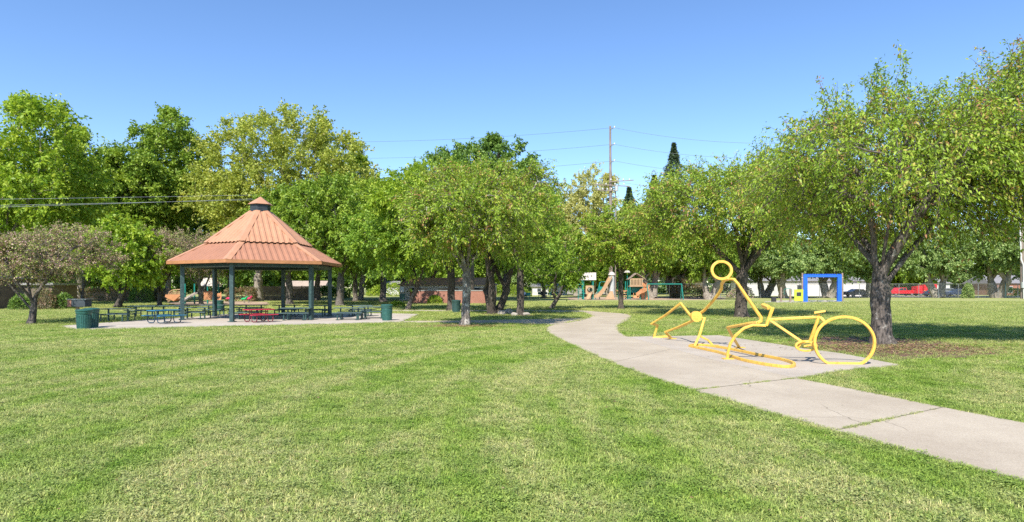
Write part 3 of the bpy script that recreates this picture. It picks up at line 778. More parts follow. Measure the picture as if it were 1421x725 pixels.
olive = tree("tall_tree", at(358, 78), "huge olive-yellow tree with pale forked trunk directly behind the picnic shelter", BG_, seed=34, zf=3.2,
     cc=(1.7, 2, 12.8), rr=(11.3, 8.5, 10.0), nattr=1500, nlimb=9, tr=.5, nshoot=6500, m=20, leaf=.33, lw=.3, sl=1.6, bark='bark_pale', lm='leaf_olive', step=.8, up=.5, hang=.1)
dup(lime, at(112, 74), "bright green tall tree just right of the far left tree", 2.2, (1.0, 1.0, 1.03), BG_)
dup(lime, at(500, 86), "bright green tall tree right of the huge olive-yellow tree", 4.2, (.85, .85, .98), BG_)
dup(mid, at(205, 96), "mid-green tree behind the dark green tall tree", 2.0, 1.05, BG_)
dup(mid, at(60, 90), "mid-green tree filling the gap behind the far left trees", 1.2, 1.0, BG_)
dup(mid, at(-60, 80), "mid-green tree at the very left edge", 3.0, .95, BG_)
dup(mid, at(285, 100), "mid-green tree behind the left half of the olive-yellow tree", 3.7, .95, BG_)
tree("low_lime_tree", at(163, 53), "low bright lime tree between the two purple-leaved trees", seed=35, zf=1.4, lean=(.6, 0),
     cc=(.5, 0, 4.4), rr=(3.6, 3.2, 3.2), nattr=420, nlimb=6, tr=.25, nshoot=1500, m=18, leaf=.26, lw=.34, sl=.8, bark='bark_dark', lm='leaf_lime')
bigdark = tree("tall_tree", at(655, 76), "big dark dome-crowned tree rising above the middle trees", BG_, seed=36, zf=6,
     cc=(.6, 0, 13.6), rr=(8.2, 7.5, 7.9), nattr=1000, nlimb=8, tr=.5, nshoot=4800, m=21, leaf=.30, lw=.32, sl=1.2, bark='bark_dark', lm='leaf_dark', step=.65)
# middle-distance trees, cherry-green, standing between the shelter and the brick wall
GG = "green trees between the shelter and the brick wall"
g1 = tree("green_tree", at(472, 58), "green tree with thick pale trunk just right of the shelter", GG, seed=41, zf=3.2,
     cc=(0, 0, 7.6), rr=(5.2, 4.8, 4.6), nattr=650, nlimb=6, tr=.32, nshoot=2300, m=20, leaf=.27, lw=.28, sl=1.0, bark='bark_grey', lm='leaf_mid')
dup(g1, at(402, 62), "green tree with thick dark trunk seen through the middle of the shelter", 1.9, (1.0, 1.0, .95), GG)
dup(g1, at(493, 78), "second green tree right of the shelter, slimmer and farther back", 3.4, .95, GG, 'leaf_cherry_green')
dup(g1, at(440, 84), "green tree seen through the right posts of the shelter", 5.0, 1.1, GG, 'leaf_cherry_green')
dup(g1, at(532, 72), "yellow-green tree behind the lone green trash can", .8, 1.15, GG, 'leaf_lime')
dup(g1, at(560, 98), "far tree behind the slanting forked tree", 2.8, 1.2, GG)
dup(g1, at(600, 92), "tree behind the left end of the brick wall", 4.4, 1.15, GG, 'leaf_lime')
dup(g1, at(700, 96), "tree behind the right end of the brick wall", 5.5, 1.2, GG, 'leaf_mid')
dup(g1, at(755, 100), "tree above the white garage behind the small leaning tree", 1.4, (.95, .95, .68), GG, 'leaf_cherry_green')
dup(g1, at(320, 92), "tree seen between the left posts of the shelter", 2.2, 1.0, GG, 'leaf_lime')
# around the playground and right background
RG = "trees along the far fence"
s1 = tree("fence_tree", at(1303, 101), "forked thick-trunked tree beside the red trailer", RG, seed=51, zf=2.6, lean=(-.3, 0),
     cc=(0, 0, 7.1), rr=(6.6, 5.6, 4.3), nattr=650, nlimb=6, tr=.62, nshoot=2600, m=19, leaf=.34, lw=.3, sl=1.1, bark='bark_pale', lm='leaf_sage', nstem=2, splay=1.0)
dup(s1, at(1385, 100), "rounded tree beside the utility pole at the right edge", 2.0, 1.08, RG)
dup(s1, at(1205, 103), "tree behind the trunk of the large near tree", 4.1, (1.0, 1.0, .95), RG)
dup(s1, at(1150, 100), "leaning dark-trunked tree behind the blue climbing frame", 5.2, (1.05, 1.05, .95), RG)
dup(s1, at(1088, 97), "pale sage-green tree left of the blue climbing frame", 1.2, (1.0, 1.0, .9), RG)
dup(s1, at(1060, 105), "second sage-green tree left of the blue climbing frame", 3.3, (1.0, 1.0, .95), RG)
dup(s1, at(985, 88), "tree with dark V-shaped trunks behind the ring head of the sculpture", 2.7, (.85, .85, .9), RG, 'leaf_mid')
dup(s1, at(938, 104), "tree behind the teal swing frame", 5.9, (1.0, 1.0, 1.0), RG, 'leaf_mid')
dup(s1, at(905, 96), "tree behind the right playground tower", .5, (1.0, 1.0, 1.15), RG, 'leaf_mid')
dup(s1, at(815, 112), "tree behind the left playground tower", 3.9, (.9, .9, .55), RG, 'leaf_cherry_green')
dup(s1, at(1440, 106), "tree just beyond the right edge behind the fence", 1.7, 1.15, RG)
sp = tree("sparse_tree", at(800, 122), "tall thin-leaved yellowish tree showing sky through it, left of the utility pole", seed=61, zf=5,
     cc=(0, 0, 13.4), rr=(7.2, 6, 8.4), nattr=800, nlimb=8, tr=.42, nshoot=2300, m=17, leaf=.36, lw=.3, sl=1.3, bark='bark_pale', lm='leaf_sparse', step=.62)
sp.scale = (1.1, 1.1, 1.12)
dup(sp, at(842, 128), "thin-leaved yellowish tree directly behind the utility pole", 2.4, (.7, .7, .88))
dup(sp, at(770, 130), "thin-leaved yellowish tree next to the big dark dome-crowned tree", 4.0, (.8, .8, .9))

def conifer(loc, h, rmax, seed, label, group):
    r = np.random.default_rng(seed); root = thing("conifer", loc, label, "tree", group)
    b = MB(); b.cyl((0, 0, 0), (0, 0, h), .45, .03, 8); b.build("trunk", M['bark_dark'], root, True)
    n = 15000; z = h * (.12 + .88 * r.uniform(0, 1, n) ** .8); lay = (np.sin(z * 2.4 + r.uniform(-.5, .5, n)) * .18 + .82)
    a = r.uniform(0, 6.28, n); rad = rmax * (1 - z / h) ** 1.05 * lay * (1 + .22 * np.sin(a * 5 + z)) * r.uniform(.15, 1.15, n) ** .9
    p = np.stack([rad * np.cos(a), rad * np.sin(a), z - rad * .25], 1); d = unit(np.stack([np.cos(a), np.sin(a), np.full(n, -.35)], 1) + r.normal(0, .3, (n, 3)))
    s = unit(np.cross(d, r.normal(0, 1, (n, 3)) + np.array([0, 0, 1]))); ln = r.uniform(.3, .65, n)[:, None]
    V = np.stack([p, p + d * ln * .5 + s * ln * .22, p + d * ln, p + d * ln * .5 - s * ln * .22], 1).reshape(-1, 3)
    np_mesh("crown", V, np.arange(n)[:, None] * 4 + np.array([[0, 1, 2, 3]]), M['leaf_conifer'], root, False, r.uniform(0, 1, n))
conifer(at(935, 140), Z(198, 140), 13.0, 3, "tallest pointed dark conifer above the trees right of the utility pole", "conifers beyond the playground")
conifer(at(908, 146), Z(243, 146), 11.0, 4, "shorter dark conifer left beside the tallest one", "conifers beyond the playground")
conifer(at(873, 138), Z(260, 138), 9.5, 5, "dark conifer close to the right side of the utility pole", "conifers beyond the playground")

# distant belt of trees closing the view between the others
FB = "distant trees closing the horizon"
rb = random.Random(5)
first = tree("distant_tree", at(-40, 135), "distant rounded green tree in the row closing the horizon", FB, seed=71, zf=2.0,
     cc=(0, 0, 5.2), rr=(7.5, 6, 5.6), nattr=420, nlimb=6, tr=.4, nshoot=1900, m=17, leaf=.5, lw=.34, sl=1.4, bark='bark_dark', lm='leaf_dark')
for k in range(-5, 32):
    px = -100 + k * 62 + rb.uniform(-14, 14); d = rb.uniform(128, 165)
    if 560 < px < 640: d = 150
    dup(first, at(px, d), "distant rounded green tree in the row closing the horizon", rb.uniform(0, 6.28), (1, 1, rb.uniform(.75, 1.2)), FB, rb.choice(['leaf_dark', 'leaf_mid', 'leaf_sage', 'leaf_dark']))

# ------------------------------------------------------------------ bushes and hedges
def bush(name, loc, size, seed, label, mat, cat="shrub", group=None, n=2600, leaf=.12, boxy=False, rz=0.0):
    r = np.random.default_rng(seed); root = thing(name, loc, label, cat, group, rz)
    sx, sy, sz = size
    if boxy:
        p = r.uniform(-1, 1, (n, 3)); ax = r.integers(0, 3, n); sg = np.sign(r.uniform(-1, 1, n)); p[np.arange(n), ax] = sg * r.uniform(.8, 1.05, n)
        p[:, 2] = np.abs(p[:, 2]); wv = 1 + .08 * np.sin(p[:, 0] * sx * 2.1)
        p = p * np.array([sx / 2, sy / 2, sz]) * np.stack([np.ones(n), wv, wv], 1)
    else:
        u = unit(r.normal(0, 1, (n, 3))); u[:, 2] = np.abs(u[:, 2]); lob = unit(r.normal(0, 1, (7, 3))); k = 1 + (np.maximum(0, u @ lob.T) ** 4) @ r.uniform(-.3, .3, 7)
        p = u * (k * r.uniform(.5, 1, n) ** .4)[:, None] * np.array([sx / 2, sy / 2, sz])
    d = unit(unit(p + 1e-6) + r.normal(0, .7, (n, 3))); s = unit(np.cross(d, r.normal(0, 1, (n, 3)))); ln = (leaf * r.uniform(.6, 1.3, n))[:, None]
    V = np.stack([p, p + d * ln * .5 + s * ln * .3, p + d * ln, p + d * ln * .5 - s * ln * .3], 1).reshape(-1, 3)
    np_mesh("foliage", V, np.arange(n)[:, None] * 4 + np.array([[0, 1, 2, 3]]), M[mat], root, False, r.uniform(0, 1, n))
    for k in range(4):
        b = MB(); a = r.uniform(0, 6.28); q = .3 if not boxy else .8
        b.cyl((q * sx / 2 * math.cos(a), q * sy / 2 * math.sin(a) * .5, 0), (q * 1.3 * sx / 2 * math.cos(a), q * sy / 2 * math.sin(a), sz * .7), .03, .01, 5)
        b.build("stem", M['bark_dark'], root)
    return root
bush("clipped_hedge", at(150, 73), (12.5, 1.2, 1.55), 1, "brownish clipped hedge behind the pair of trash cans", 'leaf_brownhedge', "hedge", None, 5200, .2, True)
bush("clipped_hedge", at(335, 76), (3.4, 1.2, 1.55), 2, "short clipped hedge seen through the left half of the shelter", 'leaf_brownhedge', "hedge", None, 2200, .2, True)
bush("dark_shrub", at(30, 48), (1.9, 1.5, 1.5), 3, "dark round shrub against the beige building, left of the small purple tree trunk", 'leaf_dark', n=1800, leaf=.14)
bush("dark_shrub", at(62, 49), (1.7, 1.4, 1.6), 4, "olive-brown round shrub against the beige building, right of the small purple tree trunk", 'leaf_brownhedge', n=1800, leaf=.14)
bush("dark_shrub", at(88, 50), (1.6, 1.4, 1.3), 5, "dark low shrub at the right corner of the beige building", 'leaf_dark', n=1700, leaf=.14)
bush("dark_shrub", at(197, 70), (2.6, 2, 2.3), 6, "dark green shrub behind the leaning pale trunk left of the shelter", 'leaf_dark', n=2400, leaf=.18)
bush("yellow_hedge", at(1394, 118), (5.2, 1.5, 1.4), 7, "low yellow-green hedge in the yard near the right utility pole", 'leaf_lime', "hedge", n=2400, leaf=.2, boxy=True)
bush("vine_clump", at(1343, 97.5), (1.5, 1.3, 2.4), 8, "grey-green vine clump on the far fence right of the dark cars", 'leaf_sage', n=2400, leaf=.18)
bush("flowering_shrub", at(960, 99), (6.5, 2.5, 2.9), 9, "pinkish-brown flowering shrub behind the teal swing frame", 'leaf_brownhedge', n=3800, leaf=.22)
bush("flowering_shrub", at(1025, 101), (4.0, 2.5, 2.2), 10, "low pinkish shrub on the far fence left of the climbing frame", 'leaf_purple', n=2600, leaf=.22)
bush("low_shrub", at(603, 65), (1.7, 1.1, .95), 12, "light green low shrub against the brick wall", 'leaf_lime', n=1500, leaf=.13)
bush("low_shrub", at(552, 55), (1.4, 1.2, .7), 13, "bright low shrub beside the lone green trash can", 'leaf_lime', n=1300, leaf=.12)
bush("dark_shrub", at(446, 96), (9, 2.5, 2.0), 14, "long dark shrubbery seen under the right side of the shelter", 'leaf_dark', n=4200, leaf=.25)
bush("dark_shrub", at(545, 118), (9, 2.5, 2.1), 15, "yellowish shrubbery far behind the lone green trash can", 'leaf_lime', n=3200, leaf=.28)
bush("dark_shrub", at(702, 115), (10, 2.5, 2.1), 16, "dark shrubbery beyond the right end of the brick wall", 'leaf_mid', n=3600, leaf=.28)

r = np.random.default_rng(77); n = 76000
wx = r.uniform(-400, 400, n); wy = 172 + r.uniform(-4, 4, n) + 8 * np.sin(wx * .03); hh = 5.2 + 1.2 * np.sin(wx * .11) + .9 * np.sin(wx * .37 + 1) + .5 * np.sin(wx * 1.1)
q_ = np.stack([wx, wy, hh * r.uniform(0, 1, n)], 1); d_ = unit(r.normal(0, 1, (n, 3))); s_ = unit(np.cross(d_, r.normal(0, 1, (n, 3)))); ln_ = r.uniform(.5, 1.1, n)[:, None]
wo = np_mesh("far_wood", np.stack([q_, q_ + d_ * ln_ * .5 + s_ * ln_ * .35, q_ + d_ * ln_, q_ + d_ * ln_ * .5 - s_ * ln_ * .35], 1).reshape(-1, 3), np.arange(n)[:, None] * 4 + np.array([[0, 1, 2, 3]]), M['leaf_dark'], None, False, np.clip(r.normal(.4, .25, n), 0, 1))
tag(wo, "unbroken far-off belt of dark green shrubs and trees", "woodland", kind="stuff")

# ------------------------------------------------------------------ picnic shelter (hexagonal)
cx0, cy0 = X(361.5, 35.5), 35.5
sh = thing("picnic_shelter", (cx0, cy0), "hexagonal picnic shelter with copper-coloured metal roof on dark green posts", "picnic shelter")
PHI = R(32.5); RP = 4.0; RO = 4.74; RB = 2.86; RT = .60
ZE, ZBK, ZT = 3.16, 4.22, 6.15
def hx(r_, k, z): a = PHI + k * math.pi / 3; return Vector((r_ * math.cos(a), r_ * math.sin(a), z))
for k in range(6):
    p = hx(RP, k, 0)
    o = MB().box((0, 0, 1.55), (.20, .20, 3.04), 0).build("post", M['post_green'], sh, bevel=.012); o.location = (p.x, p.y, .03); o.rotation_euler = (0, 0, PHI + k * math.pi / 3)
    q = MB().box((0, 0, .03), (.34, .34, .03)).build("base_plate", M['post_green'], o)
b = MB()
for k in range(6):
    a, c = hx(RP, k, 2.98), hx(RP, k + 1, 2.98)
    b.sweep([a, c], .13, 4, phase=math.pi / 4)
b.build("ring_beam", M['post_green'], sh)
b = MB()
for k in range(6):
    b.sweep([hx(RO * .96, k, ZE - .10), hx(RB * .96, k, ZBK - .20), hx(RT, k, ZT - .3)], .08, 4, phase=math.pi / 4)
b.build("rafter", M['beam'], sh)
b = MB()
for k in range(6):
    b.add([hx(RO * .975, k, ZE - .03), hx(RO * .975, k + 1, ZE - .03), hx(RB * .97, k + 1, ZBK - .10), hx(RB * .97, k, ZBK - .10)], [(0, 1, 2, 3)])
    b.add([hx(RB * .97, k, ZBK - .10), hx(RB * .97, k + 1, ZBK - .10), hx(RT, k + 1, ZT - .12), hx(RT, k, ZT - .12)], [(0, 1, 2, 3)])
b.build("ceiling", M['beam'], sh)
def corr(bm_, k, r0, z0, r1, z1, amp=.05, pitch=.30):
    A, B = hx(r0, k, z0), hx(r0, k + 1, z0); C, D = hx(r1, k, z1), hx(r1, k + 1, z1)
    mid0 = (A + B) / 2; e = (B - A).normalized(); mid1 = (C + D) / 2; s = (mid1 - mid0); L0 = s.length; s.normalize()
    nrm = e.cross(s); nrm = nrm if nrm.z > 0 else -nrm
    a = (B - A).length / 2; c = (D - C).length / 2
    xs = []; x = -a
    o_ = nrm * -.012; bm_.add([A + o_, B + o_, D + o_, C + o_], [(0, 1, 2, 3)])
    pts = []
    q = 0
    while x < a:
        pts.append((x, (q % 4) in (1, 2))); x += pitch * (.16 if q % 2 == 0 else .34); q += 1
    pts.append((a, False))
    tm = lambda x: L0 if abs(x) <= c else L0 * max(0, (a - abs(x))) / (a - c)
    for i in range(len(pts) - 1):
        (x0, h0), (x1, h1) = pts[i], pts[i + 1]
        o0 = nrm * (amp if h0 else 0); o1 = nrm * (amp if h1 else 0)
        bm_.add([mid0 + e * x0 + o0, mid0 + e * x1 + o1, mid0 + e * x1 + s * tm(x1) + o1, mid0 + e * x0 + s * tm(x0) + o0], [(0, 1, 2, 3)])
for k in range(6):
    b = MB(); corr(b, k, RO, ZE + .02, RB * .98, ZBK + .0); b.build("lower_roof_panel", M['roof_pink'], sh)
    b = MB(); corr(b, k, RB * 1.035, ZBK + .035, RT, ZT); b.build("upper_roof_panel", M['roof_copper'], sh)
for k in range(6):
    b = MB()
    for (ra, za, rb_, zb_) in ((RO + .01, ZE + .02, RB * .99, ZBK + .01), (RB * 1.035, ZBK + .035, RT, ZT)):
        for sg in (-1, 1):
            A, C = hx(ra, k, za), hx(rb_, k, zb_)
            e = (hx(ra, k + sg, za) - A).normalized(); s_ = (C - A).normalized(); nn_ = e.cross(s_); nn_ = nn_ if nn_.z > 0 else -nn_
            w0, w1 = .24, .20
            up_ = nn_ * .062
            b.add([A + Vector((0, 0, .075)), A + e * w0 + up_, C + e * w1 + up_, C + Vector((0, 0, .075))], [(0, 1, 2, 3)])
            b.add([A + e * w0 + up_, A + e * w0, C + e * w1, C + e * w1 + up_], [(0, 1, 2, 3)])
    b.build("hip_cap", M['roof_copper'], sh)
b = MB()
for k in range(6):
    b.hexa([hx(RO + .03, k, ZE - .10), hx(RO + .03, k + 1, ZE - .10), hx(RO - .03, k + 1, ZE - .10), hx(RO - .03, k, ZE - .10)],
           [hx(RO + .03, k, ZE + .07), hx(RO + .03, k + 1, ZE + .07), hx(RO - .03, k + 1, ZE + .07), hx(RO - .03, k, ZE + .07)])
b.build("fascia", M['fascia'], sh)
cup = MB()
for k in range(6):
    cup.hexa([hx(.56, k, ZT - .1), hx(.56, k + 1, ZT - .1), hx(.50, k + 1, ZT - .1), hx(.50, k, ZT - .1)], [hx(.56, k, ZT + .44), hx(.56, k + 1, ZT + .44), hx(.50, k + 1, ZT + .44), hx(.50, k, ZT + .44)])
co = cup.build("cupola", M['louvre'], sh)
b = MB()
for k in range(6):
    for j in range(4):
        z = ZT + .08 + j * .09; f = .04
        A, B = hx(.58, k, z), hx(.58, k + 1, z); e = B - A
        b.hexa([A + e * .12, B - e * .12, (B - e * .12) * 1.0 + Vector((0, 0, .0)) - hx(.03, k + .5, 0), A + e * .12 - hx(.03, k + .5, 0)],
               [A + e * .12 + Vector((0, 0, .05)), B - e * .12 + Vector((0, 0, .05)), B - e * .12 - hx(.03, k + .5, 0) + Vector((0, 0, .06)), A + e * .12 - hx(.03, k + .5, 0) + Vector((0, 0, .06))])
b.build("louvre", M['louvre'], co)
b = MB()
vs = [hx(.70, k, ZT + .44) for k in range(6)] + [Vector((0, 0, ZT + .92))]
b.add(vs, [(k, (k + 1) % 6, 6) for k in range(6)] + [(5, 4, 3, 2, 1, 0)])
b.build("cupola_roof", M['roof_copper'], co)

# ------------------------------------------------------------------ picnic tables
def slat_top(b, w_, l_, z, t_=.045, rim=.03):
    b.box((0, 0, z), (l_, w_, t_))
def table_fixed(mt, ml, name, loc, label, group, rz):
    root = thing(name, loc, label, "picnic table", group, rz, .87)
    MB().box((0, 0, .745), (1.85, .76, .05)).build("tabletop", mt, root, bevel=.015)
    for s in (-1, 1):
        MB().box((0, s * .72, .455), (1.85, .27, .05)).build("bench_seat", mt, root, bevel=.015)
    for sx in (-.55, .55):
        b = MB(); b.cyl((sx, 0, .02), (sx, 0, .73), .05); b.box((sx, 0, .045), (.22, .22, .02)); b.build("leg", ml, root)
    for sx in (-.6, .6):
        for sy in (-1, 1):
            b = MB(); b.sweep([(sx, sy * .72, .44), (sx, sy * .72, .05)], .038, 8); b.box((sx, sy * .72, .045), (.18, .18, .02))
            b.sweep([(sx, 0, .36), (sx, sy * .70, .40)], .025, 6); b.build("bench_leg", ml, root)
    return root
def table_portable(mt, ml, name, loc, label, rz):
    root = thing(name, loc, label, "picnic table", None, rz, .87)
    MB().box((0, 0, .745), (1.6, .76, .05)).build("tabletop", mt, root, bevel=.015)
    for s in (-1, 1):
        MB().box((0, s * .72, .455), (1.6, .27, .05)).build("bench_seat", mt, root, bevel=.015)
    for sx in (-.48, .48):
        for s in (-1, 1):
            pts = [(sx, s * .12, .72), (sx, s * .12, .22), (sx, s * .17, .10), (sx, s * .28, .055), (sx, s * .62, .055), (sx, s * .74, .10), (sx, s * .80, .22), (sx, s * .78, .43)]
            b = MB(); b.sweep(pts, .028, 7); b.build("leg_hoop", ml, root, True)
        b = MB(); b.sweep([(sx, -.7, .41), (sx, .7, .41)], .02, 6); b.build("cross_bar", ml, root)
    return root
TG = "green picnic tables on the concrete slab"
tabs = [((164, 446.8), "green picnic table at the left end of the slab beside the pair of trash cans", .10),
        ((200, 440.6), "green picnic table behind the blue one, farther to the left", .05),
        ((238, 440.2), "green picnic table just behind the blue one", .0),
        ((272, 443.6), "green picnic table between the two left posts of the shelter", .05),
        ((300, 438.6), "green picnic table at the back left post of the shelter", .0),
        ((344, 443.8), "green picnic table under the shelter behind the red one", .05),
        ((352, 438.4), "green picnic table under the back edge of the shelter, straight behind the red one", .0),
        ((412, 445.0), "green picnic table under the shelter just left of its right front post", .08),
        ((398, 438.9), "green picnic table beside the back middle post of the shelter", .0),
        ((440, 439.6), "green picnic table under the back right side of the shelter", .0),
        ((485, 444.6), "green picnic table in the sun right of the shelter", .06),
        ((500, 439.6), "green picnic table farther back in the sun right of the shelter", .0),
        ((518, 442.6), "green picnic table nearest the lone green trash can", .1)]
t0 = None
for (p, lab, rz) in tabs:
    g_ = G(*p)
    if t0 is None: t0 = table_fixed(M['table_green'], M['leg_green'], "picnic_table", (g_[0], g_[1], .03), lab, TG, rz)
    else:
        c_ = copy_tree(t0); c_.location = (g_[0], g_[1], .03); c_.rotation_euler = (0, 0, rz); c_["label"] = lab
table_portable(M['table_blue'], M['leg_blue'], "picnic_table", (*G(228, 449.8), .03), "blue picnic table with hoop legs at the front of the slab", R(62))
table_portable(M['table_red'], M['leg_red'], "picnic_table", (*G(359, 448.2), .03), "red picnic table with hoop legs at the front of the shelter", R(48))

# ------------------------------------------------------------------ trash cans
def trash_can(loc, label, group=None, sc=1.0, body='bin'):
    root = thing("trash_can", loc, label, "trash can", group, 0, sc)
    prof = [(.25, .0), (.255, .02), (.285, .78), (.27, .78), (.24, .05)]
    MB().lathe((0, 0, 0), [(.25, 0), (.285, .76)], 24).build("can_body", M[body], root, True)
    b = MB()
    for k in range(24):
        a = 2 * math.pi * k / 24; r0 = .268
        b.sweep([((.256) * math.cos(a), .256 * math.sin(a), .05), (.283 * math.cos(a), .283 * math.sin(a), .62)], .009, 4)
    b.build("rib", M[body], root)
    MB().lathe((0, 0, .66), [(.290, 0), (.305, .02), (.305, .10), (.290, .115)], 24).build("collar", M[body], root, True)
    MB().lathe((0, 0, .77), [(.31, 0), (.325, .02), (.325, .06), (.26, .09), (.10, .10)], 24).build("lid", M[body], root, True)
    MB().lathe((0, 0, .868), [(.12, 0), (.12, .01)], 16).build("lid_opening", M['dark'], root)
    return root
trash_can((*G(116.5, 457.2), .0), "green trash can, left and nearer of the pair on the slab corner", "green trash cans", 1.0)
trash_can((*G(127, 455.4), .03), "green trash can, right and farther of the pair on the slab corner", "green trash cans", 1.0)
trash_can((*G(537, 445.6), .03), "lone green trash can on the right end of the concrete slab", "green trash cans", 1.0)
trash_can((*G(633, 434.3), .0), "green trash can before the brick wall, its colour darkened for the tree shade", "green trash cans", 1.05, "leg_green")  # darker body material paints in the tree shade on this can
trash_can((*G(304, 433.5), .0), "green trash can behind the back left post of the shelter", "green trash cans", 1.0)

# grill on a post
gr = thing("barbecue_grill", G(111, 449.5), "box-shaped park barbecue with pink brick end on a post behind the trash cans", "barbecue")
MB().box((0.08, 0, 1.03), (.68, .5, .36)).build("firebox", M['louvre'], gr, bevel=.01)
MB().box((-.36, 0, 1.03), (.19, .5, .36)).build("brick_end", M['brick'], gr)
MB().box((0, 0, 1.225), (.98, .56, .03)).build("top_shelf", M['steel'], gr)
MB().box((-.12, 0, .425), (.12, .12, .85)).build("post", M['wood'], gr)

# dog-bag post
dg = thing("bag_dispenser", at(558, 68), "small green waste-bag box on a grey sign post left of the brick wall", "sign post")
MB().box((0, 0, .95), (.08, .08, 1.9)).build("post", M['steel'], dg)
MB().box((.06, -.12, .75), (.55, .16, .62)).build("bag_box", M['bin'], dg, bevel=.02)
MB().box((0, -.07, 1.55), (.4, .02, .55)).build("sign_plate", M['white'], dg)

# ------------------------------------------------------------------ yellow sculpture
sx0, sy0 = G(1060, 492)
sc_ = thing("bicycle_sculpture", (sx0, sy0), "bright yellow line sculpture of a crouching figure pushing a bicycle with a fallen front wheel", "sculpture")
def zq(x, y, d):   # zoomed tracing of the figure -> place
    return P(900 + x / 4.833, 350 + y / 4.833, d) - Vector((sx0, sy0, 0))
def bq(x, y, dd=0):
    px, py = 1040 + x / 5.575, 400 + y / 5.575
    return P(px, py, 15.4 - (px - 1010) * 1.0 / 162 + dd) - Vector((sx0, sy0, 0))
UPY = (0, -1, 0)
def bar(name, pts, r=.062, closed=False, n=4, **k):
    b = MB(); b.sweep(pts, r * .74, n, closed, UPY, math.pi / 4 if n == 4 else 0, **k)
    return b.build(name, M['yellow'], sc_, bevel=.008 if n == 4 else 0)
hc = zq(490, 122, 17.7)
bar("head_ring", [hc + Vector((.282 * math.cos(a), .02 * math.sin(a), .252 * math.sin(a))) for a in [i * 2 * math.pi / 36 for i in range(36)]], .07, True)
bar("torso", [zq(320, 428, 19.5), zq(375, 390, 19.2), zq(430, 330, 18.7), zq(470, 280, 18.4), zq(489, 245, 18.2), zq(490, 215, 18.1), zq(508, 190, 17.8), zq(540, 180, 17.5)], .068)
bar("arm", [zq(540, 180, 17.5), zq(575, 184, 17.3), zq(600, 215, 17.1), zq(650, 290, 16.5), zq(700, 362, 15.9), zq(755, 440, 15.35), zq(752, 463, 15.2), zq(730, 474, 15.2)], .062)
bar("forearm", [zq(730, 474, 15.2), zq(680, 478, 15.6), zq(530, 506, 16.9), zq(567, 575, 17.6), zq(612, 645, 18.25)], .062)
b = MB(); p = zq(318, 432, 19.35); b.sweep([p + Vector((0, .07, 0)), p + Vector((0, -.09, 0))], .17, 16); b.build("hip_joint", M['yellow'], sc_, True)
bar("rear_leg", [zq(285, 432, 19.6), zq(215, 345, 20.5), zq(112, 425, 21.3), zq(22, 478, 21.9), zq(60, 492, 21.9), zq(35, 572, 21.95), zq(132, 566, 21.7)], .07)
bar("second_leg", [zq(306, 456, 19.5), zq(200, 505, 20.3), zq(113, 536, 21.0), zq(158, 584, 21.4)], .07)
bar("front_leg", [zq(335, 436, 19.4), zq(376, 446, 19.2), zq(340, 560, 18.8), zq(302, 643, 18.65)], .064)
bar("front_brace", [zq(342, 562, 18.85), zq(400, 592, 18.9), zq(442, 637, 18.9)], .055)
bar("fork", [bq(130, 290), zq(700, 489, 15.2), zq(640, 510, 15.25), zq(582, 560, 15.3), zq(548, 615, 15.35), zq(530, 680, 15.4), zq(526, 724, 15.42)], .058)
bar("handlebar", [bq(130, 292), bq(178, 158), bq(108, 134, .25)], .06)
bar("grip", [bq(150, 152), bq(104, 132, .25)], .085)
bar("top_tube", [bq(152, 243), bq(535, 222)], .058)
bar("down_tube", [bq(160, 250), bq(400, 412)], .055)
bar("seat_tube", [bq(540, 200), bq(520, 270), bq(462, 425)], .055)
bar("seat_stay", [bq(545, 225), bq(600, 278)], .058)
sd0 = bq(545, 186)
b = MB(); b.hexa([bq(500, 200, -.08), bq(590, 186, -.10), bq(590, 186, .14), bq(500, 200, .08)], [bq(500, 182, -.07), bq(588, 170, -.09), bq(588, 170, .13), bq(500, 182, .07)]); b.build("saddle", M['yellow'], sc_, bevel=.01)
cr = bq(438, 448)
bar("chain_ring", [cr + Vector((.245 * math.cos(a), 0, .118 * math.sin(a) - .0)) for a in [i * 2 * math.pi / 24 for i in range(24)]], .045, True)
bar("crank", [bq(372, 462), bq(400, 420), bq(470, 415), bq(500, 455)], .05)
bar("pedal", [bq(420, 450), bq(470, 442), bq(520, 440)], .04)
wc = bq(734, 420)
wl = []
for i in range(56):
    a = i * 2 * math.pi / 56; x_, z_ = .665 * math.cos(a), .60 * math.sin(a)
    wl.append(wc + Vector((x_, -x_ * .11, max(z_, -(wc.z) + .045))))
bar("rear_wheel", wl, .058, True)
ring = [(957, 483), (980, 488), (1001, 493), (1030, 502.5), (1055, 508), (1080, 511.8), (1094, 512.6), (1102, 510.8), (1100, 507.2), (1090, 503.5), (1075, 500), (1050, 495), (1020, 488.5), (995, 484), (975, 481.6), (962, 481.4)]
lp = smooth_poly([G(*q) for q in ring] + [G(957, 483)], 3)[:-1]
b = MB(); b.sweep([Vector((q[0] - sx0, q[1] - sy0, .06)) for q in lp], .048, 4, True, (0, 0, 1), math.pi / 4); b.build("fallen_wheel", M['yellow'], sc_, bevel=.008)
for q in [(532, 724, 15.42), (612, 646, 18.25), (302, 645, 18.65), (442, 640, 18.9), (158, 586, 21.4)]:
    p = zq(*q); MB().box((p.x, p.y, .038), (.26, .2, .02)).build("foot_plate", M['yellow'], sc_)

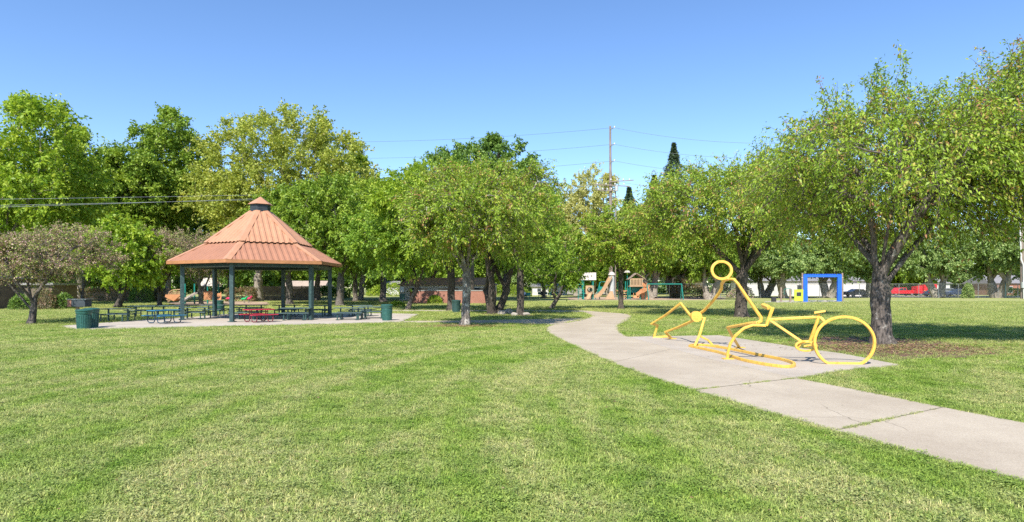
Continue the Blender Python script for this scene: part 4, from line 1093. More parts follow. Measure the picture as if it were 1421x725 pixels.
# ------------------------------------------------------------------ playground right of centre
def post(b, x, y, h, r=.065): b.cyl((x, y, 0), (x, y, h), r, None, 10)
D1 = 88.0
def L1(px): return X(px, D1)
pg = thing("play_structure", at(815, D1), "teal playground tower with white pitched roof and tan crawl panel", "play structure")
o0 = L1(815)
def rel(px): return L1(px) - o0
for px in (808, 821):
    for yy in (-.75, .75):
        b = MB(); post(b, rel(px + (1 if px < 815 else 1)), yy, Z(389, D1), .09); b.build("post", M['teal'], pg, True)
b = MB(); zt, ze = Z(378.5, D1), Z(389, D1)
x0, x1 = rel(805), rel(826)
b.hexa([(x0, -1.0, ze), (x1, -1.0, ze), (x1, -.94, ze), (x0, -.94, ze)], [(x0 + .45, -.03, zt), (x1 + .12, -.03, zt), (x1 + .12, .03, zt), (x0 + .45, .03, zt)])
b.hexa([(x0, .94, ze), (x1, .94, ze), (x1, 1.0, ze), (x0, 1.0, ze)], [(x0 + .45, -.03, zt), (x1 + .12, -.03, zt), (x1 + .12, .03, zt), (x0 + .45, .03, zt)])
b.build("roof", M['tan_pale'], pg)
MB().box((rel(815), 0, .9), (1.5, 1.5, .1)).build("deck", M['teal'], pg)
b = MB(); cxp, czp = rel(817.5), Z(402.5, D1)
for i in range(20):
    a0, a1 = 2 * math.pi * i / 20, 2 * math.pi * (i + 1) / 20
    f = lambda a, rr, q=0: Vector((cxp + max(-.6, min(.6, rr * math.cos(a))), -.82 + q, czp + max(-.62, min(.62, rr * math.sin(a)))))
    b.hexa([f(a0, .38), f(a1, .38), f(a1, .38, .07), f(a0, .38, .07)], [f(a0, .9), f(a1, .9), f(a1, .9, .07), f(a0, .9, .07)])
b.build("crawl_panel", M['tan'], pg)
def slide(root, pts, w_, mat, name="slide", side=.18):
    b = MB(); n = len(pts)
    for i in range(n - 1):
        p, q = Vector(pts[i]), Vector(pts[i + 1]); d = (q - p); h = Vector((d.x, d.y, 0)).normalized(); s = Vector((-h.y, h.x, 0)) * w_ / 2; u = Vector((0, 0, .05))
        b.hexa([p - s, p + s, q + s, q - s], [p - s + u, p + s + u, q + s + u, q - s + u])
        for g in (-1, 1):
            e = s * g; e2 = s * g * 1.15; U = Vector((0, 0, side))
            b.hexa([p + e, p + e2, q + e2, q + e], [p + e + U, p + e2 + U, q + e2 + U, q + e + U])
    return b.build(name, mat, root)
slide(pg, [(rel(819), -.9, .95), (rel(817), -1.3, .8), (rel(813.5), -2.2, .15), (rel(812.5), -2.5, .08)], .5, M['tan'])
b = MB()
for k in range(5): b.sweep([(rel(802), -.3 + .0 * k, .25 + .32 * k), (rel(808), -.3, .25 + .32 * k)], .04, 6)
b.sweep([(rel(802), -.3, 0), (rel(802), -.3, Z(395, D1)), (rel(808), -.3, Z(395, D1))], .06, 7); b.build("ladder", M['teal'], pg)
b = MB(); b.sweep([(rel(826), 0, 0), (rel(832), 0, Z(394, D1)), (rel(834), 0, Z(391.5, D1)), (rel(846), 0, Z(391.5, D1))], .06, 7)
b.sweep([(rel(832), 0, 0), (rel(832), 0, Z(392, D1))], .06, 7); b.build("overhead_bar", M['teal'], pg)
MB().box((rel(835), .1, Z(402, D1)), (.95, .06, .8)).build("side_panel", M['teal'], pg)

pt = thing("slide_tower", at(853, D1), "grey column playground tower with sweeping tan slides in the middle of the playground", "play structure")
o0 = L1(853)
b = MB(); b.lathe((rel(849), 0, 0), [(.42, 0), (.40, Z(382, D1))], 16); b.build("column", M['greyplastic'], pt, True)
b = MB(); b.lathe((rel(849), 0, Z(382, D1)), [(.55, 0), (.35, .35), (.05, .5)], 16); b.build("column_cap", M['tan_pale'], pt, True)
b = MB(); b.lathe((rel(871), .3, Z(378.5, D1)), [(.5, 0), (.3, .25), (.05, .35)], 14); b.build("canopy", M['tan_pale'], pt, True)
b = MB(); post(b, rel(871), .3, Z(378.5, D1), .05); b.build("post", M['teal'], pt)
slide(pt, [(rel(847), -.4, Z(386, D1)), (rel(842), -.6, Z(394, D1)), (rel(836), -.8, Z(405, D1)), (rel(830), -1.0, Z(411.5, D1)), (rel(824), -1.1, Z(413.5, D1))], .7, M['tan'], side=.42)
b = MB(); b.hexa([(rel(838), -.9, .05), (rel(852), -.9, .05), (rel(852), -.5, .05), (rel(838), -.5, .05)], [(rel(846), -.9, 1.2), (rel(849), -.9, 1.2), (rel(849), -.5, 1.2), (rel(846), -.5, 1.2)])
b.build("side_panel", M['tan'], pt)
b = MB()
for px in (858, 868): post(b, rel(px), 0, 2.6, .07)
b.build("rail", M['teal'], pt)
MB().box((rel(862), 0, 1.25), (1.5, 1.3, .1)).build("deck", M['orange_tan'], pt)
b = MB()
for k in range(4): b.box((rel(863), -.7, .3 + .28 * k), (.9, .15, .07))
b.build("step", M['orange_tan'], pt)

tw = thing("slide_tower", at(882, D1), "tan playground tower with peaked roof and curling brown slide on the right of the playground", "play structure")
o0 = L1(882)
for px in (873, 890):
    for yy in (-.7, .7):
        b = MB(); post(b, rel(px), yy, Z(386, D1), .08); b.build("post", M['teal'], tw, True)
b = MB(); xa, xb, xm = rel(872), rel(893), rel(882)
b.hexa([(xa - .2, -.9, Z(388, D1)), (xa - .2, .9, Z(388, D1)), (xa - .12, .9, Z(388.4, D1)), (xa - .12, -.9, Z(388.4, D1))], [(xm, -.9, Z(379, D1)), (xm, .9, Z(379, D1)), (xm + .02, .9, Z(380, D1)), (xm + .02, -.9, Z(380, D1))])
b.hexa([(xb + .2, -.9, Z(388, D1)), (xb + .2, .9, Z(388, D1)), (xb + .12, .9, Z(388.4, D1)), (xb + .12, -.9, Z(388.4, D1))], [(xm, -.9, Z(379, D1)), (xm, .9, Z(379, D1)), (xm - .02, .9, Z(380, D1)), (xm - .02, -.9, Z(380, D1))])
b.build("roof", M['wood'], tw)
b = MB()
for k in range(9): b.box((rel(873.5 + k * 2), -.78, Z(392, D1)), (.12, .04, 1.1))
b.box((rel(882), -.76, Z(396.5, D1)), (2.0, .04, .14)); b.box((rel(882), -.76, Z(387.5, D1)), (2.0, .04, .12)); b.build("railing", M['tan'], tw)
MB().box((rel(882), 0, Z(397.5, D1)), (2.0, 1.6, .14)).build("deck", M['tan'], tw)
MB().box((rel(882), .1, Z(403, D1)), (1.2, .05, .8)).build("side_panel", M['teal'], tw)
slide(tw, [(rel(892), -.4, Z(396, D1)), (rel(896), -.8, Z(399, D1)), (rel(894), -1.4, Z(403, D1)), (rel(886), -1.7, Z(407, D1)), (rel(880), -1.7, Z(411, D1)), (rel(879), -1.9, Z(413.5, D1))], .75, M['orange_tan'], side=.45)
MB().box((rel(893), -.7, .8), (.9, .7, 1.5)).build("slide_support", M['orange_tan'], tw)

sw = thing("swing_frame", at(922, 86), "teal steel swing frame on the sand right of the slides", "swing set")
wv = (946 - 898) * 86 / 850
b = MB(); zt = Z(394.5, 86); b.sweep([(-wv / 2, 0, zt), (wv / 2, 0, zt)], .07, 8); b.build("top_rail", M['teal'], sw, True)
for s in (-1, 1):
    for q in (-1, 1):
        b = MB(); b.sweep([(s * wv / 2, 0, zt), (s * (wv / 2 - .02 + .12 * (q > 0)), q * .9, 0)], .06, 8); b.build("leg", M['teal'], sw, True)
for xx in (-1.2, .5):
    b = MB()
    for q in (-.2, .2): b.sweep([(xx + q, 0, zt), (xx + q, 0, .6)], .012, 4)
    b.build("chain", M['steel'], sw); MB().box((xx, 0, .58), (.5, .2, .04)).build("swing_seat", M['rubber'], sw)

# ------------------------------------------------------------------ blue climbing frame
D2 = gd(419.2)
bf = thing("climbing_frame", at(1141, D2), "bright blue rectangular climbing arch between weathered wooden posts", "play structure")
k2 = D2 / 850
b = MB(); zt = Z(384.5, D2)
for s in (-1, 1):
    xo, xi = s * 26.5 * k2, s * 20 * k2
    b = MB(); b.hexa([(xo, -.12, 0), (xi + s * .05, -.12, 0), (xi + s * .05, .12, 0), (xo, .12, 0)], [(xo, -.12, zt), (xi + s * .1, -.12, zt), (xi + s * .1, .12, zt), (xo, .12, zt)]); b.build("upright", M['blue'], bf)
MB().box((0, 0, zt + .12), (53 * k2, .26, .30)).build("crossbeam", M['blue'], bf)
b = MB()
for k in range(15): b.box((-24 * k2 + k * 48 * k2 / 14, 0, zt + .30), (.14, .3, .1))
b.build("beam_ridge", M['blue'], bf)
for s, px in ((-1, 1114), (1, 1169.5)):
    b = MB(); xx = X(px, D2) - X(1141, D2); b.cyl((xx, .1, 0), (xx, .1, Z(379, D2)), .12, .11, 10); o = b.build("wooden_post", M['wood'], bf, True)
    MB().lathe((xx, .1, Z(386, D2)), [(.135, 0), (.135, .07)], 12).build("post_band", M['tan_pale'], o)
b = MB()
for k, xx in enumerate((-1.2, -.2, 1.0)): b.box((xx, .1, .12), (.7, .3, .12)); b.box((xx, .1, .04), (.2, .2, .08))
b.build("stepping_bar", M['steel'], bf)
yp = thing("play_booth", at(1108.5, D2), "lime-yellow play panel with dark window between wooden posts", "play panel")
w2 = 12.5 * k2; zb, zt2 = Z(420, D2) + .15, Z(402, D2)
b = MB()
b.box((-w2 / 2 + .13, 0, (zb + zt2) / 2), (.26, .08, zt2 - zb)); b.box((w2 / 2 - .13, 0, (zb + zt2) / 2), (.26, .08, zt2 - zb))
b.box((0, 0, zb + .3), (w2 - .52, .08, .6)); b.box((0, 0, zt2 - .16), (w2 - .52, .08, .32)); b.build("panel", M['lime'], yp)
MB().box((0, .05, zb + .82), (w2 - .5, .03, .5)).build("window", M['dark'], yp)
for xx in (-.75,):
    b = MB(); b.cyl((xx - w2 / 4, 0, 0), (xx - w2 / 4, 0, zt2 + .05), .12, None, 10); b.build("wooden_post", M['wood'], yp, True)
bp = thing("balance_post", at(1084, D2), "short wooden post with grey hoop rail left of the lime panel", "play equipment")
b = MB(); b.cyl((0, 0, 0), (0, 0, Z(399, D2)), .1, None, 10); b.build("wooden_post", M['wood'], bp, True)
b = MB(); b.sweep([(.35, 0, .9), (.35, 0, 1.5), (.6, 0, 1.6), (1.1, 0, 1.6), (1.3, 0, 1.5), (1.3, 0, .9)], .03, 6); b.build("hoop_rail", M['teal'], bp)
MB().box((-.9, 0, .3), (.5, .3, .6)).build("step_block", M['rubber'], bp)

# ------------------------------------------------------------------ playground behind the shelter
D3 = 66.0; o0 = X(280, D3)
def r3(px): return X(px, D3) - o0
p3 = thing("play_structure", at(280, D3), "tan and teal playground structure with pale roof seen behind the left of the shelter", "play structure")
for px in (257, 270, 285, 297, 300):
    b = MB(); post(b, r3(px), 0 if px < 280 else .5, Z(394, D3), .08); b.build("post", M['teal'], p3, True)
b = MB(); ze = Z(397, D3); zt = Z(386, D3)
for s in (-1, 1):
    b.hexa([(r3(283), s * 1.0, ze), (r3(301), s * 1.0, ze), (r3(301), s * .95, ze - .05), (r3(283), s * .95, ze - .05)], [(r3(283), 0, zt), (r3(301), 0, zt), (r3(301), 0, zt - .05), (r3(283), 0, zt - .05)])
b.build("roof", M['tan_pale'], p3)
b = MB(); b.add([(r3(265), -.4, Z(392, D3)), (r3(276), -.4, Z(392, D3)), (r3(275), -.4, Z(384.5, D3)), (r3(267), -.4, Z(384.5, D3))], [(0, 1, 2, 3)])
b = MB()
for k in range(12):
    px = 237 + k * 1.75; t_ = min(1, k / 4)
    b.box((r3(px), -.5, Z(409.5, D3) - (1 - t_) * .35), (.06, .05, .85))
b.sweep([(r3(236), -.5, Z(411, D3)), (r3(239), -.5, Z(405, D3)), (r3(244), -.5, Z(402.5, D3)), (r3(256), -.5, Z(402, D3))], .05, 6)
b.sweep([(r3(235), -.5, Z(416, D3)), (r3(240), -.5, Z(413.5, D3)), (r3(256), -.5, Z(413, D3))], .07, 6); b.build("railing", M['tan'], p3)
b = MB(); b.hexa([(r3(233), -.6, .75), (r3(245), -.6, .3), (r3(245), .6, .3), (r3(233), .6, .75)], [(r3(234), -.6, 1.0), (r3(256), -.6, 1.0), (r3(256), .6, 1.0), (r3(234), .6, 1.0)]); b.build("deck", M['orange_tan'], p3)
MB().box((r3(291), -.3, Z(410, D3)), (.95, .06, .95)).build("side_panel", M['orange_tan'], p3)
slide(p3, [(r3(275), -.4, 1.1), (r3(269), -.9, .7), (r3(264), -1.4, .3), (r3(260), -1.6, .12)], .6, M['tan_pale'])
slide(p3, [(r3(303), -.2, 1.1), (r3(307), -.7, .7), (r3(309), -1.2, .3)], .6, M['orange_tan'])

def spring_rider(loc, label, mat):
    root = thing("spring_rider", loc, label, "spring rider", "spring riders on the sand")
    b = MB(); b.sweep([(.09 * math.cos(k * .8), .09 * math.sin(k * .8), .02 + k * .014) for k in range(28)], .015, 5); b.build("spring", M['steel'], root)
    b = MB(); b.sweep([(-.35, 0, .45), (-.1, 0, .5), (.15, 0, .5), (.32, 0, .72), (.42, 0, .70)], [.06, .13, .13, .11, .05], 9); b.build("rider_body", mat, root, True)
    b = MB(); b.sweep([(.25, -.16, .72), (.25, .16, .72)], .02, 6); b.build("handle", M['steel'], root)
spring_rider(at(339, 68), "small green spring rider on the sand behind the shelter", M['green_plastic'])
spring_rider(at(345, 70), "small pink-red spring rider right beside the green one", M['pink'])
spring_rider(at(318, 71), "pinkish spring rider left of the front post, behind the shelter", M['pink'])

# ------------------------------------------------------------------ buildings and walls
def house(name, loc, size, roof_h, label, wm, rm, rz=0.0, wins=(), hip=.0, flat=False, door=None):
    root = thing(name, loc, label, "building", None, rz); W_, Dp, H_ = size
    MB().box((0, Dp / 2, H_ / 2), (W_, Dp, H_)).build("wall", wm, root)
    ov = .4
    if flat: MB().box((0, Dp / 2, H_ + .09), (W_ + .5, Dp + .5, .18)).build("roof", rm, root)
    else:
        b = MB(); vs = [(-W_ / 2 - ov, -ov, H_ - .05), (W_ / 2 + ov, -ov, H_ - .05), (W_ / 2 + ov, Dp + ov, H_ - .05), (-W_ / 2 - ov, Dp + ov, H_ - .05), (-W_ / 2 + hip, Dp / 2, H_ + roof_h), (W_ / 2 - hip, Dp / 2, H_ + roof_h)]
        b.add(vs, [(0, 1, 5, 4), (2, 3, 4, 5), (1, 2, 5), (3, 0, 4), (3, 2, 1, 0)]); b.build("roof", rm, root)
    for (x_, z_, w_, h_) in wins:
        f = MB().box((x_, -.03, z_), (w_ + .16, .06, h_ + .16)).build("window", M['white'], root)
        MB().box((x_, -.065, z_), (w_, .02, h_)).build("pane", M['glass'], f)
    if door: MB().box((door[0], -.04, door[2] / 2), (door[1], .08, door[2])).build("door", M['wood'], root)
    return root
house("park_building", (X(20, 52), 51), (7.6, 3.2, 1.98), 0, "low beige building with flat pale-edged roof behind the small purple tree", M['beige'], M['capstone'], R(3), [(-.6, 1.35, .9, .5)], flat=True, door=(-2.8, .95, 1.8))
house("park_building", (X(-75, 49), 48), (8, 6, 2.5), 0, "dark end building cut by the left edge", M['fence_wood'], M['capstone'], 0, [], flat=True)
house("park_building", (X(622, 84), 83), (13, 6, 2.1), 1.0, "low park building with orange-tan roof behind the brick wall", M['tan_pale'], M['roof_copper'], 0, [(-4, 1.4, 2.6, .6), (0.2, 1.4, 2.6, .6), (4.2, 1.4, 2.6, .6)], hip=1.5)
house("white_garage", (X(547, 135), 135), (5.5, 6, 2.2), .9, "white garage far behind the slanting forked tree", M['white'], M['shingle'])
house("white_garage", (X(763, 132), 132), (7.5, 6, 1.9), .6, "white garage with low grey roof left of the playground", M['white'], M['shingle'], 0, [(-2.3, 1.1, .8, .7)])
house("house", (X(418, 118), 118), (8, 8, 1.5), 1.5, "house with tan roof glimpsed through the right half of the shelter", M['beige'], M['shingle_tan'], 0, [(2, 1.4, 1.2, .8)])
house("house", (X(1118, 122), 122), (24, 8, 3.0), 1.4, "long white house behind the blue climbing arch", M['white'], M['shingle'], 0, [(-7, 1.6, 1.4, 1.1), (-1, 1.6, 1.4, 1.1), (6, 1.6, 1.4, 1.1)], hip=2)
house("house", (X(1262, 136), 136), (18, 9, 2.6), 2.3, "white house with grey roof and window band above the red pickup", M['white'], M['shingle'], 0, [(-5 + k * 1.7, 1.9, .9, .6) for k in range(6)], hip=3)
house("house", (X(1418, 132), 132), (13, 8, 2.6), 1.8, "brick and white house behind the yellow-green hedge", M['brick'], M['shingle'], 0, [(-3.4, 1.2, 2.6, 1.3), (1, 1.5, 1.2, 1)])
house("house", (X(800, 150), 150), (14, 8, 2.6), 1.6, "grey-blue house between the white garage and the playground tower", M['capstone'], M['shingle'], 0, [(2, 1.4, 1.2, 1)])

bw = thing("brick_wall", at(628, 66), "low red brick enclosure wall with curved left end behind the trees", "wall")
b = MB(); wl_ = []
for i in range(9): a = math.pi / 2 * i / 8; wl_.append((-4.7 + 1.3 - 1.3 * math.sin(math.pi / 2 - a) , 1.6 - 1.6 * math.sin(a)))
wl_ += [(-3.4 + k * .9, 0) for k in range(1, 10)]
def wall_strip(pts, th, z0, z1, name, mat, root):
    b = MB()
    for i in range(len(pts) - 1):
        p, q = Vector((*pts[i], 0)), Vector((*pts[i + 1], 0)); d = (q - p).normalized(); n_ = Vector((-d.y, d.x, 0)) * th / 2
        b.hexa([p - n_ + Vector((0, 0, z0)), q - n_ + Vector((0, 0, z0)), q + n_ + Vector((0, 0, z0)), p + n_ + Vector((0, 0, z0))], [p - n_ + Vector((0, 0, z1)), q - n_ + Vector((0, 0, z1)), q + n_ + Vector((0, 0, z1)), p + n_ + Vector((0, 0, z1))])
    return b.build(name, mat, root)
wall_strip(wl_, .3, 0, 1.38, "wall", M['brick'], bw); wall_strip(wl_, .38, 1.383, 1.47, "coping", M['capstone'], bw)

def board_fence(p, q, h, label, mat, n):
    p = Vector((*p, 0)); q = Vector((*q, 0)); root = thing("board_fence", p, label, "fence"); d = q - p; u = d.normalized(); ang = math.atan2(d.y, d.x)
    root.rotation_euler = (0, 0, ang); L_ = d.length; b = MB(); r = random.Random(3)
    for k in range(n):
        b.box(((k + .5) * L_ / n, 0, h / 2 + r.uniform(-.02, .02)), (L_ / n - .012, .025, h))
    b.build("boards", mat, root)
    for k in range(int(L_ / 2.4) + 1): MB().box((k * 2.4, .08, h / 2), (.1, .1, h + .1)).build("post", mat, root)
board_fence(at(340, 82), at(440, 84), 1.9, "brown board fence seen through the shelter behind the pale forked trunk", M['fence_wood'], 60)
board_fence(at(-20, 78), at(235, 80), 1.6, "dark board fence behind the clipped hedge on the left", M['fence_wood'], 120)

# chain-link fence on the right
D4 = 98.5
cf = thing("chain_link_fence", at(945, D4), "long galvanised chain-link fence along the far side of the field", "fence")
Lf = X(1440, D4) - X(945, D4); hf = Z(394.3, D4)
nP = 18
for k in range(nP + 1):
    b = MB(); b.cyl((k * Lf / nP, 0, 0), (k * Lf / nP, 0, hf), .045, None, 8); b.build("post", M['steel'], cf, True)
b = MB(); b.sweep([(0, 0, hf), (Lf, 0, hf)], .035, 6); b.build("top_rail", M['steel'], cf)
b = MB()
k = -hf
while k < Lf:
    for sg in (1, -1):
        xa, xb = (k, k + hf) if sg > 0 else (k + hf, k); za, zb = 0.05, hf
        def clip(xx): return max(0, min(Lf, xx))
        xa2, xb2 = clip(xa), clip(xb)
        if abs(xb - xa) > 1e-6:
            za2 = za + (zb - za) * (xa2 - xa) / (xb - xa); zb2 = za + (zb - za) * (xb2 - xa) / (xb - xa)
            if abs(xa2 - xb2) > .05: b.sweep([(xa2, .0, za2), (xb2, .0, zb2)], .0045, 3, caps=False)
    k += .22
b.build("mesh", M['steel'], cf)
ds = thing("fence_post", at(1410 - 104.5, D4 - .6), "single dark green post standing before the chain-link fence", "post")
MB().cyl((0, 0, 0), (0, 0, Z(393, D4)), .08, None, 8).build("pole", M['post_green'], ds, True)
MB().lathe((0, 0, Z(393, D4)), [(.1, 0), (.1, .04), (.03, .1)], 8).build("cap", M['post_green'], ds)
ds.location = (X(1391, D4), D4 - .6, 0)

# ------------------------------------------------------------------ vehicles
def car_wheels(root, xs, w_, r_, y0=0):
    for x_ in xs:
        for s in (-1, 1):
            b = MB(); b.sweep([(x_, s * (w_ / 2 - .11), r_), (x_, s * (w_ / 2 + .01), r_)], r_, 18); o = b.build("wheel", M['rubber'], root, True)
            b = MB(); b.sweep([(x_, s * (w_ / 2 + .0), r_), (x_, s * (w_ / 2 + .02), r_)], r_ * .6, 14); b.build("rim", M['steel'], o)
def car(name, loc, label, mat, prof, glass, xs, w_=1.8, cat="car", rz=0.0, sc=1.0, group=None):
    root = thing(name, loc, label, cat, group, rz, sc)
    Mx = Matrix.Rotation(R(90), 4, 'X'); b = MB(); b.prism(prof, -w_ / 2, w_ / 2, Mx); b.build("body", mat, root, bevel=.04)
    for g in glass:
        b = MB(); b.prism(g, -w_ / 2 - .012, w_ / 2 + .012, Mx); b.build("side_window", M['glass'], root)
    car_wheels(root, xs, w_ - .04, .34)
    x_max = max(p[0] for p in prof); x_min = min(p[0] for p in prof)
    for s in (-.6, .6):
        MB().box((x_max - .02, s, .72), (.06, .28, .14)).build("headlight", M['tan_pale'], root)
        MB().box((x_min + .02, s, .78), (.06, .22, .16)).build("tail_light", M['red'], root)
    return root
sedan = [(-2.25, .35), (2.2, .35), (2.28, .62), (2.1, .82), (1.15, .95), (.45, 1.38), (-.75, 1.42), (-1.55, 1.02), (-2.2, .95), (-2.3, .6)]
sg = [[(.98, .97), (.42, 1.31), (-.12, 1.34), (-.12, .97)], [(-.2, .97), (-.2, 1.34), (-.7, 1.34), (-1.3, 1.0)]]
pick = [(-2.7, .5), (2.6, .5), (2.7, .75), (2.6, 1.05), (1.35, 1.15), (.8, 1.72), (-.55, 1.75), (-.7, 1.15), (-2.7, 1.15)]
pgl = [[(1.15, 1.17), (.75, 1.64), (.15, 1.66), (.15, 1.17)], [(.06, 1.17), (.06, 1.66), (-.45, 1.66), (-.52, 1.17)]]
car("pickup_truck", at(1250, 121), "red pickup truck beyond the fence next to the large near trunk", M['red'], pick, pgl, (-1.75, 1.7), 1.9, "truck", R(184), .95)
car("parked_car", at(1300, 116), "dark blue parked car just right of the forked thick trunk", M['carblue'], sedan, sg, (-1.4, 1.4), rz=R(10), group="cars parked beyond the fence")
car("parked_car", at(1330, 117), "dark blue parked car nearest the vine clump", M['carblue'], sedan, sg, (-1.4, 1.4), rz=R(180), group="cars parked beyond the fence")
car("parked_car", at(1314, 121), "silver parked car partly hidden behind the dark blue cars", M['carsilver'], sedan, sg, (-1.4, 1.4), rz=R(5), sc=1.1, group="cars parked beyond the fence")
car("parked_car", at(1191, 110), "dark parked car left of the large near trunk", M['carblue'], sedan, sg, (-1.4, 1.4), rz=R(2), group="cars parked beyond the fence")
tr_ = thing("red_trailer", at(1281, 120), "bright red box trailer with a raised sloping side beyond the fence", "trailer", None, 0, .92)
b = MB(); b.prism([(-1.9, .55), (-.7, .55), (-.7, 2.15), (-1.9, 2.0)], -.9, .9, Matrix.Rotation(R(90), 4, 'X')); b.build("front_box", M['red'], tr_, bevel=.03)
b = MB(); b.prism([(-.5, .45), (1.1, .9), (2.3, 1.5), (2.3, 2.55), (-.5, 2.35)], -1.0, 1.0, Matrix.Rotation(R(90), 4, 'X')); b.build("rear_box", M['red'], tr_, bevel=.03)
MB().box((-.3, -1.03, .85), (.22, .04, .6)).build("yellow_marker", M['lime'], tr_)
MB().box((0, 0, .5), (3.6, .9, .1)).build("chassis", M['rubber'], tr_)
car_wheels(tr_, (-1.0, 1.0), 1.7, .34)

# ------------------------------------------------------------------ utility poles and wires
DP = 105.0
up = thing("utility_pole", at(848, DP), "very tall wooden utility pole rising behind the playground", "utility pole")
b = MB(); b.cyl((0, 0, 0), (-.15, 0, Z(175, DP)), .36, .16, 12); b.build("pole", M['pole_wood'], up, True)
for y_ in (178, 201, 224):
    z_ = Z(y_, DP); b = MB(); b.sweep([(-.15, -.2, z_ - .3), (.45, -.3, z_)], .07, 6); o = b.build("bracket", M['steel'], up)
    b = MB()
    b.sweep([(.45 + .0 * k, -.3, z_ - .02), (.62, -.3, z_ + .22)], .10, 8); b.build("insulator", M['white'], o)
for k, (z_, x0_, x1_) in enumerate(((Z(258, DP), -2.9, 3.2), (Z(252, DP), -.4, 3.8), (Z(265, DP), -2.4, .5))):
    MB().box(((x0_ + x1_) / 2, -.4 if k else -.3, z_), (x1_ - x0_, .12, .14), 0, Matrix.Rotation(R(-4 if k == 1 else 3), 4, 'Y')).build("crossarm", M['pole_wood'], up)
    for q in range(4):
        b = MB(); xx = x0_ + (x1_ - x0_) * (q + .3) / 4; b.lathe((xx, -.4, z_ + .12), [(.10, 0), (.12, .15), (.06, .3)], 8); b.build("insulator", M['white'], up)
MB().lathe((.85, -.5, Z(266, DP)), [(.3, 0), (.3, .9)], 12).build("transformer", M['greyplastic'], up)
b = MB(); b.sweep([(.75, -.1, 0), (.75, -.1, Z(256, DP))], .09, 7); b.build("conduit", M['pole_wood'], up)
rp = thing("utility_pole", at(1419, 94), "wooden utility pole with white conduit at the right edge", "utility pole")
b = MB(); b.cyl((0, 0, 0), (-.2, 0, 15), .28, .2, 12); b.build("pole", M['pole_wood'], rp, True)
b = MB(); b.sweep([(-.2, -.45, 0), (-.25, -.45, 5.2), (-.55, -.4, 6.0), (-.7, -.3, 13)], .10, 8); b.build("conduit", M['white'], rp, True)
MB().box((-.35, -.55, 2.1), (.5, .3, .9)).build("meter_box", M['greyplastic'], rp)
MB().box((-.2, -.3, 14.2), (2.6, .12, .14)).build("crossarm", M['pole_wood'], rp)
def wire(a, c, label, sag=1.2, r=.022, mat='wire_dark', group="overhead power lines"):
    a = Vector(a); c = Vector(c); n = 24; pts = []
    for i in range(n + 1):
        t_ = i / n; p = a.lerp(c, t_); p.z -= sag * 4 * t_ * (1 - t_); pts.append(p)
    o = MB().sweep(pts, r, 5).build("power_line", M[mat]); tag(o, label, "power line", group)
xp = X(848, DP) + .5
for (y0, yl, yr, nm) in ((178, 199, 196, "topmost"), (201, 222, 216, "second highest"), (224, 247, 238, "third highest")):
    z_ = Z(y0, DP)
    wire((xp, DP - .3, z_), (X(380, 128), 128, Z(yl - 3, 128)), f"{nm} power line running left from the tall pole", 1.0)
    wire((xp, DP - .3, z_), (X(1120, 95), 95, Z(yr + 2, 95)), f"{nm} power line running right from the tall pole", 1.0)
for k, (y0, yl, dz) in enumerate(((258, 280, 0), (262, 289, 0), (255, 292.5, 0))):
    wire((X(845, DP) - 1 + k * .6, DP - .4, Z(y0, DP)), (X(-90, 48), 48, Z(yl - 2, 48)), ("upper", "middle", "lower")[k] + " pale cable crossing in front of the left trees", .25, .014, 'wire')
wire((xp + 1.5, DP - .3, Z(254, DP)), (X(1010, 100), 100, Z(262, 100)), "short low cable right of the tall pole crossarm", .5)

# ------------------------------------------------------------------ people, sitting far away
def person(loc, label, top, rz=0.0, seat=True):
    root = thing("person", loc, label, "person", None, rz)
    J = {'pel': (0, 0, .50), 'ch': (0, .04, .85), 'nk': (0, .02, 1.08), 'hd': (0, -.02, 1.20), 'ht': (0, 0, 1.33)}
    vs = [J['pel'], (0, .02, .68), J['ch'], (0, .03, 1.0), J['nk'], J['hd'], J['ht']]; rad = [.15, .13, .15, .11, .055, .085, .075]
    ed = [(0, 1), (1, 2), (2, 3), (3, 4), (4, 5), (5, 6)]
    for s in (-1, 1):
        k = len(vs); vs += [(s * .19, .03, .98), (s * .25, -.08, .75), (s * .15, -.30, .62), (s * .12, -.38, .60)]; rad += [.06, .045, .036, .03]; ed += [(3, k), (k, k + 1), (k + 1, k + 2), (k + 2, k + 3)]
        k = len(vs); vs += [(s * .10, -.06, .50), (s * .14, -.46, .50), (s * .14, -.50, .08), (s * .14, -.64, .05)]; rad += [.095, .07, .05, .04]; ed += [(0, k), (k, k + 1), (k + 1, k + 2), (k + 2, k + 3)]
    me = bpy.data.meshes.new("body"); me.from_pydata(vs, ed, []); o = link_mesh("body", me, M['skin'], root)
    sk = o.modifiers.new("skin", 'SKIN'); sk.use_smooth_shade = True
    for i, v in enumerate(me.skin_vertices[0].data): v.radius = (rad[i], rad[i]); v.use_root = (i == 0)
    sb = o.modifiers.new("sub", 'SUBSURF'); sb.levels = 1; sb.render_levels = 1
    b = MB(); b.sweep([(0, 0, .48), (0, .02, .68), (0, .04, .86), (0, .03, 1.02)], [.18, .17, .19, .13], 14, up=(0, 1, 0))
    for s in (-1, 1): b.sweep([(s * .16, .03, .99), (s * .25, -.06, .77)], [.075, .06], 9)
    b.build("shirt", top, root, True)
    b = MB()
    for s in (-1, 1): b.sweep([(s * .08, .02, .50), (s * .14, -.44, .505), (s * .14, -.49, .44), (s * .14, -.50, .12)], [.115, .09, .08, .065], 9)
    b.build("trousers", M['cloth_dark'], root, True)
    b = MB(); b.sweep([(0, .03, 1.16), (0, .03, 1.27), (0, .01, 1.35), (0, 0, 1.38)], [.075, .11, .085, .02], 12, up=(0, 1, 0)); b.build("hair", M['hair'], root, True)
    return root
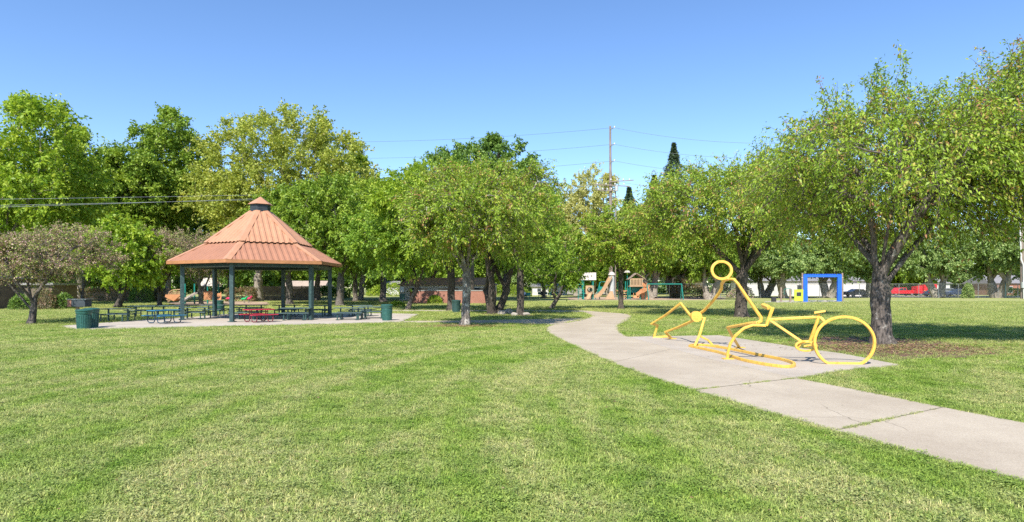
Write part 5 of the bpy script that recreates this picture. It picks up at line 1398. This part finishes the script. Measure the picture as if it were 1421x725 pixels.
def bench(loc, label, rz=0.0):
    root = thing("park_bench", loc, label, "bench", "teal benches left of the playground", rz)
    MB().box((0, 0, .42), (1.6, .42, .05)).build("seat", M['teal'], root, bevel=.01)
    MB().box((0, .24, .72), (1.6, .05, .42)).build("backrest", M['teal'], root, bevel=.01)
    for s in (-.65, .65): MB().box((s, .02, .2), (.08, .4, .4)).build("leg", M['teal'], root)
bench(at(729, 92), "teal bench with a person in white right of the slim straight tree"); person(at(727.2, 92), "seated person in a white shirt right of the slim straight tree", M['cloth_white'], R(20))
bench(at(753, 104), "teal bench with a person in dark clothes left of the low young tree"); person(at(752.6, 104), "seated person in dark clothes left of the low young tree", M['cloth_dark'], R(-10))
bench(at(769, 100), "teal bench right behind the low young tree"); person(at(768, 100), "seated person in dark red just behind the low young tree", M['cloth_red'], R(10))

# ------------------------------------------------------------------ rocks and litter
def rock(loc, s, seed, label):
    r = random.Random(seed); import bmesh
    bm = bmesh.new(); bmesh.ops.create_icosphere(bm, subdivisions=2, radius=1)
    for v in bm.verts:
        k = 1 + .22 * math.sin(v.co.x * 3 + seed) * math.cos(v.co.y * 4 + seed * 2) + r.uniform(-.07, .07); v.co = Vector((v.co.x * s[0] * k, v.co.y * s[1] * k, v.co.z * s[2] * k + s[2] * .6))
    me = bpy.data.meshes.new("rock"); bm.to_mesh(me); bm.free(); o = link_mesh("rock", me, M['stone']); o.location = (loc[0], loc[1], 0)
    tag(o, label, "rock", "rocks at the tree bases")
rock(at(697, 40), (.28, .2, .2), 1, "pale rock at the foot of the multi-stemmed tree")
rock(at(706, 40.3), (.24, .2, .26), 2, "upright tan rock between the multi-stemmed and the slim tree")
rock(at(714, 38.8), (.22, .16, .14), 3, "low rock left against the slim straight trunk")
rock(at(730, 39.2), (.26, .18, .13), 4, "low rock right against the slim straight trunk")

def litter(name, polyc, n, rad, label, size=.035, seed=9):
    r = np.random.default_rng(seed); c = np.array(polyc)
    p = np.concatenate([c + r.normal(0, 1, (n, 2)) * np.array(rad), ], 0); ok = ~(inpoly(p[:, 0], p[:, 1], PATH) | inpoly(p[:, 0], p[:, 1], PAD)) | (r.uniform(0, 1, n) > .93)
    p = p[ok]; n = len(p); a = r.uniform(0, 6.28, n); z = r.uniform(.03, .05, n)
    q = np.stack([p[:, 0], p[:, 1], z], 1); d = np.stack([np.cos(a), np.sin(a), r.uniform(-.15, .3, n)], 1); s = np.stack([-np.sin(a), np.cos(a), r.uniform(-.3, .3, n)], 1); ln = (size * r.uniform(.6, 1.5, n))[:, None]
    V = np.stack([q - d * ln, q - s * ln * .5, q + d * ln, q + s * ln * .5], 1).reshape(-1, 3)
    o = np_mesh(name, V, np.arange(n)[:, None] * 4 + np.array([[0, 1, 2, 3]]), M['leaf_litter'], None, False, r.uniform(0, 1, n)); tag(o, label, "leaf litter", kind="stuff")
litter("leaf_litter", (X(1225, 18.6), 18.3), 4200, (2.3, 1.0), "dry brown leaf litter scattered round the large near trunk")
litter("leaf_litter", (X(650, 28.3), 28.4), 1500, (1.2, .5), "dry leaves round the foot of the middle tree", .045, 10)
litter("leaf_litter", (.5, 9.0), 420, (5.5, 3.6), "few stray dead leaves lying on the open lawn", .018, 11)
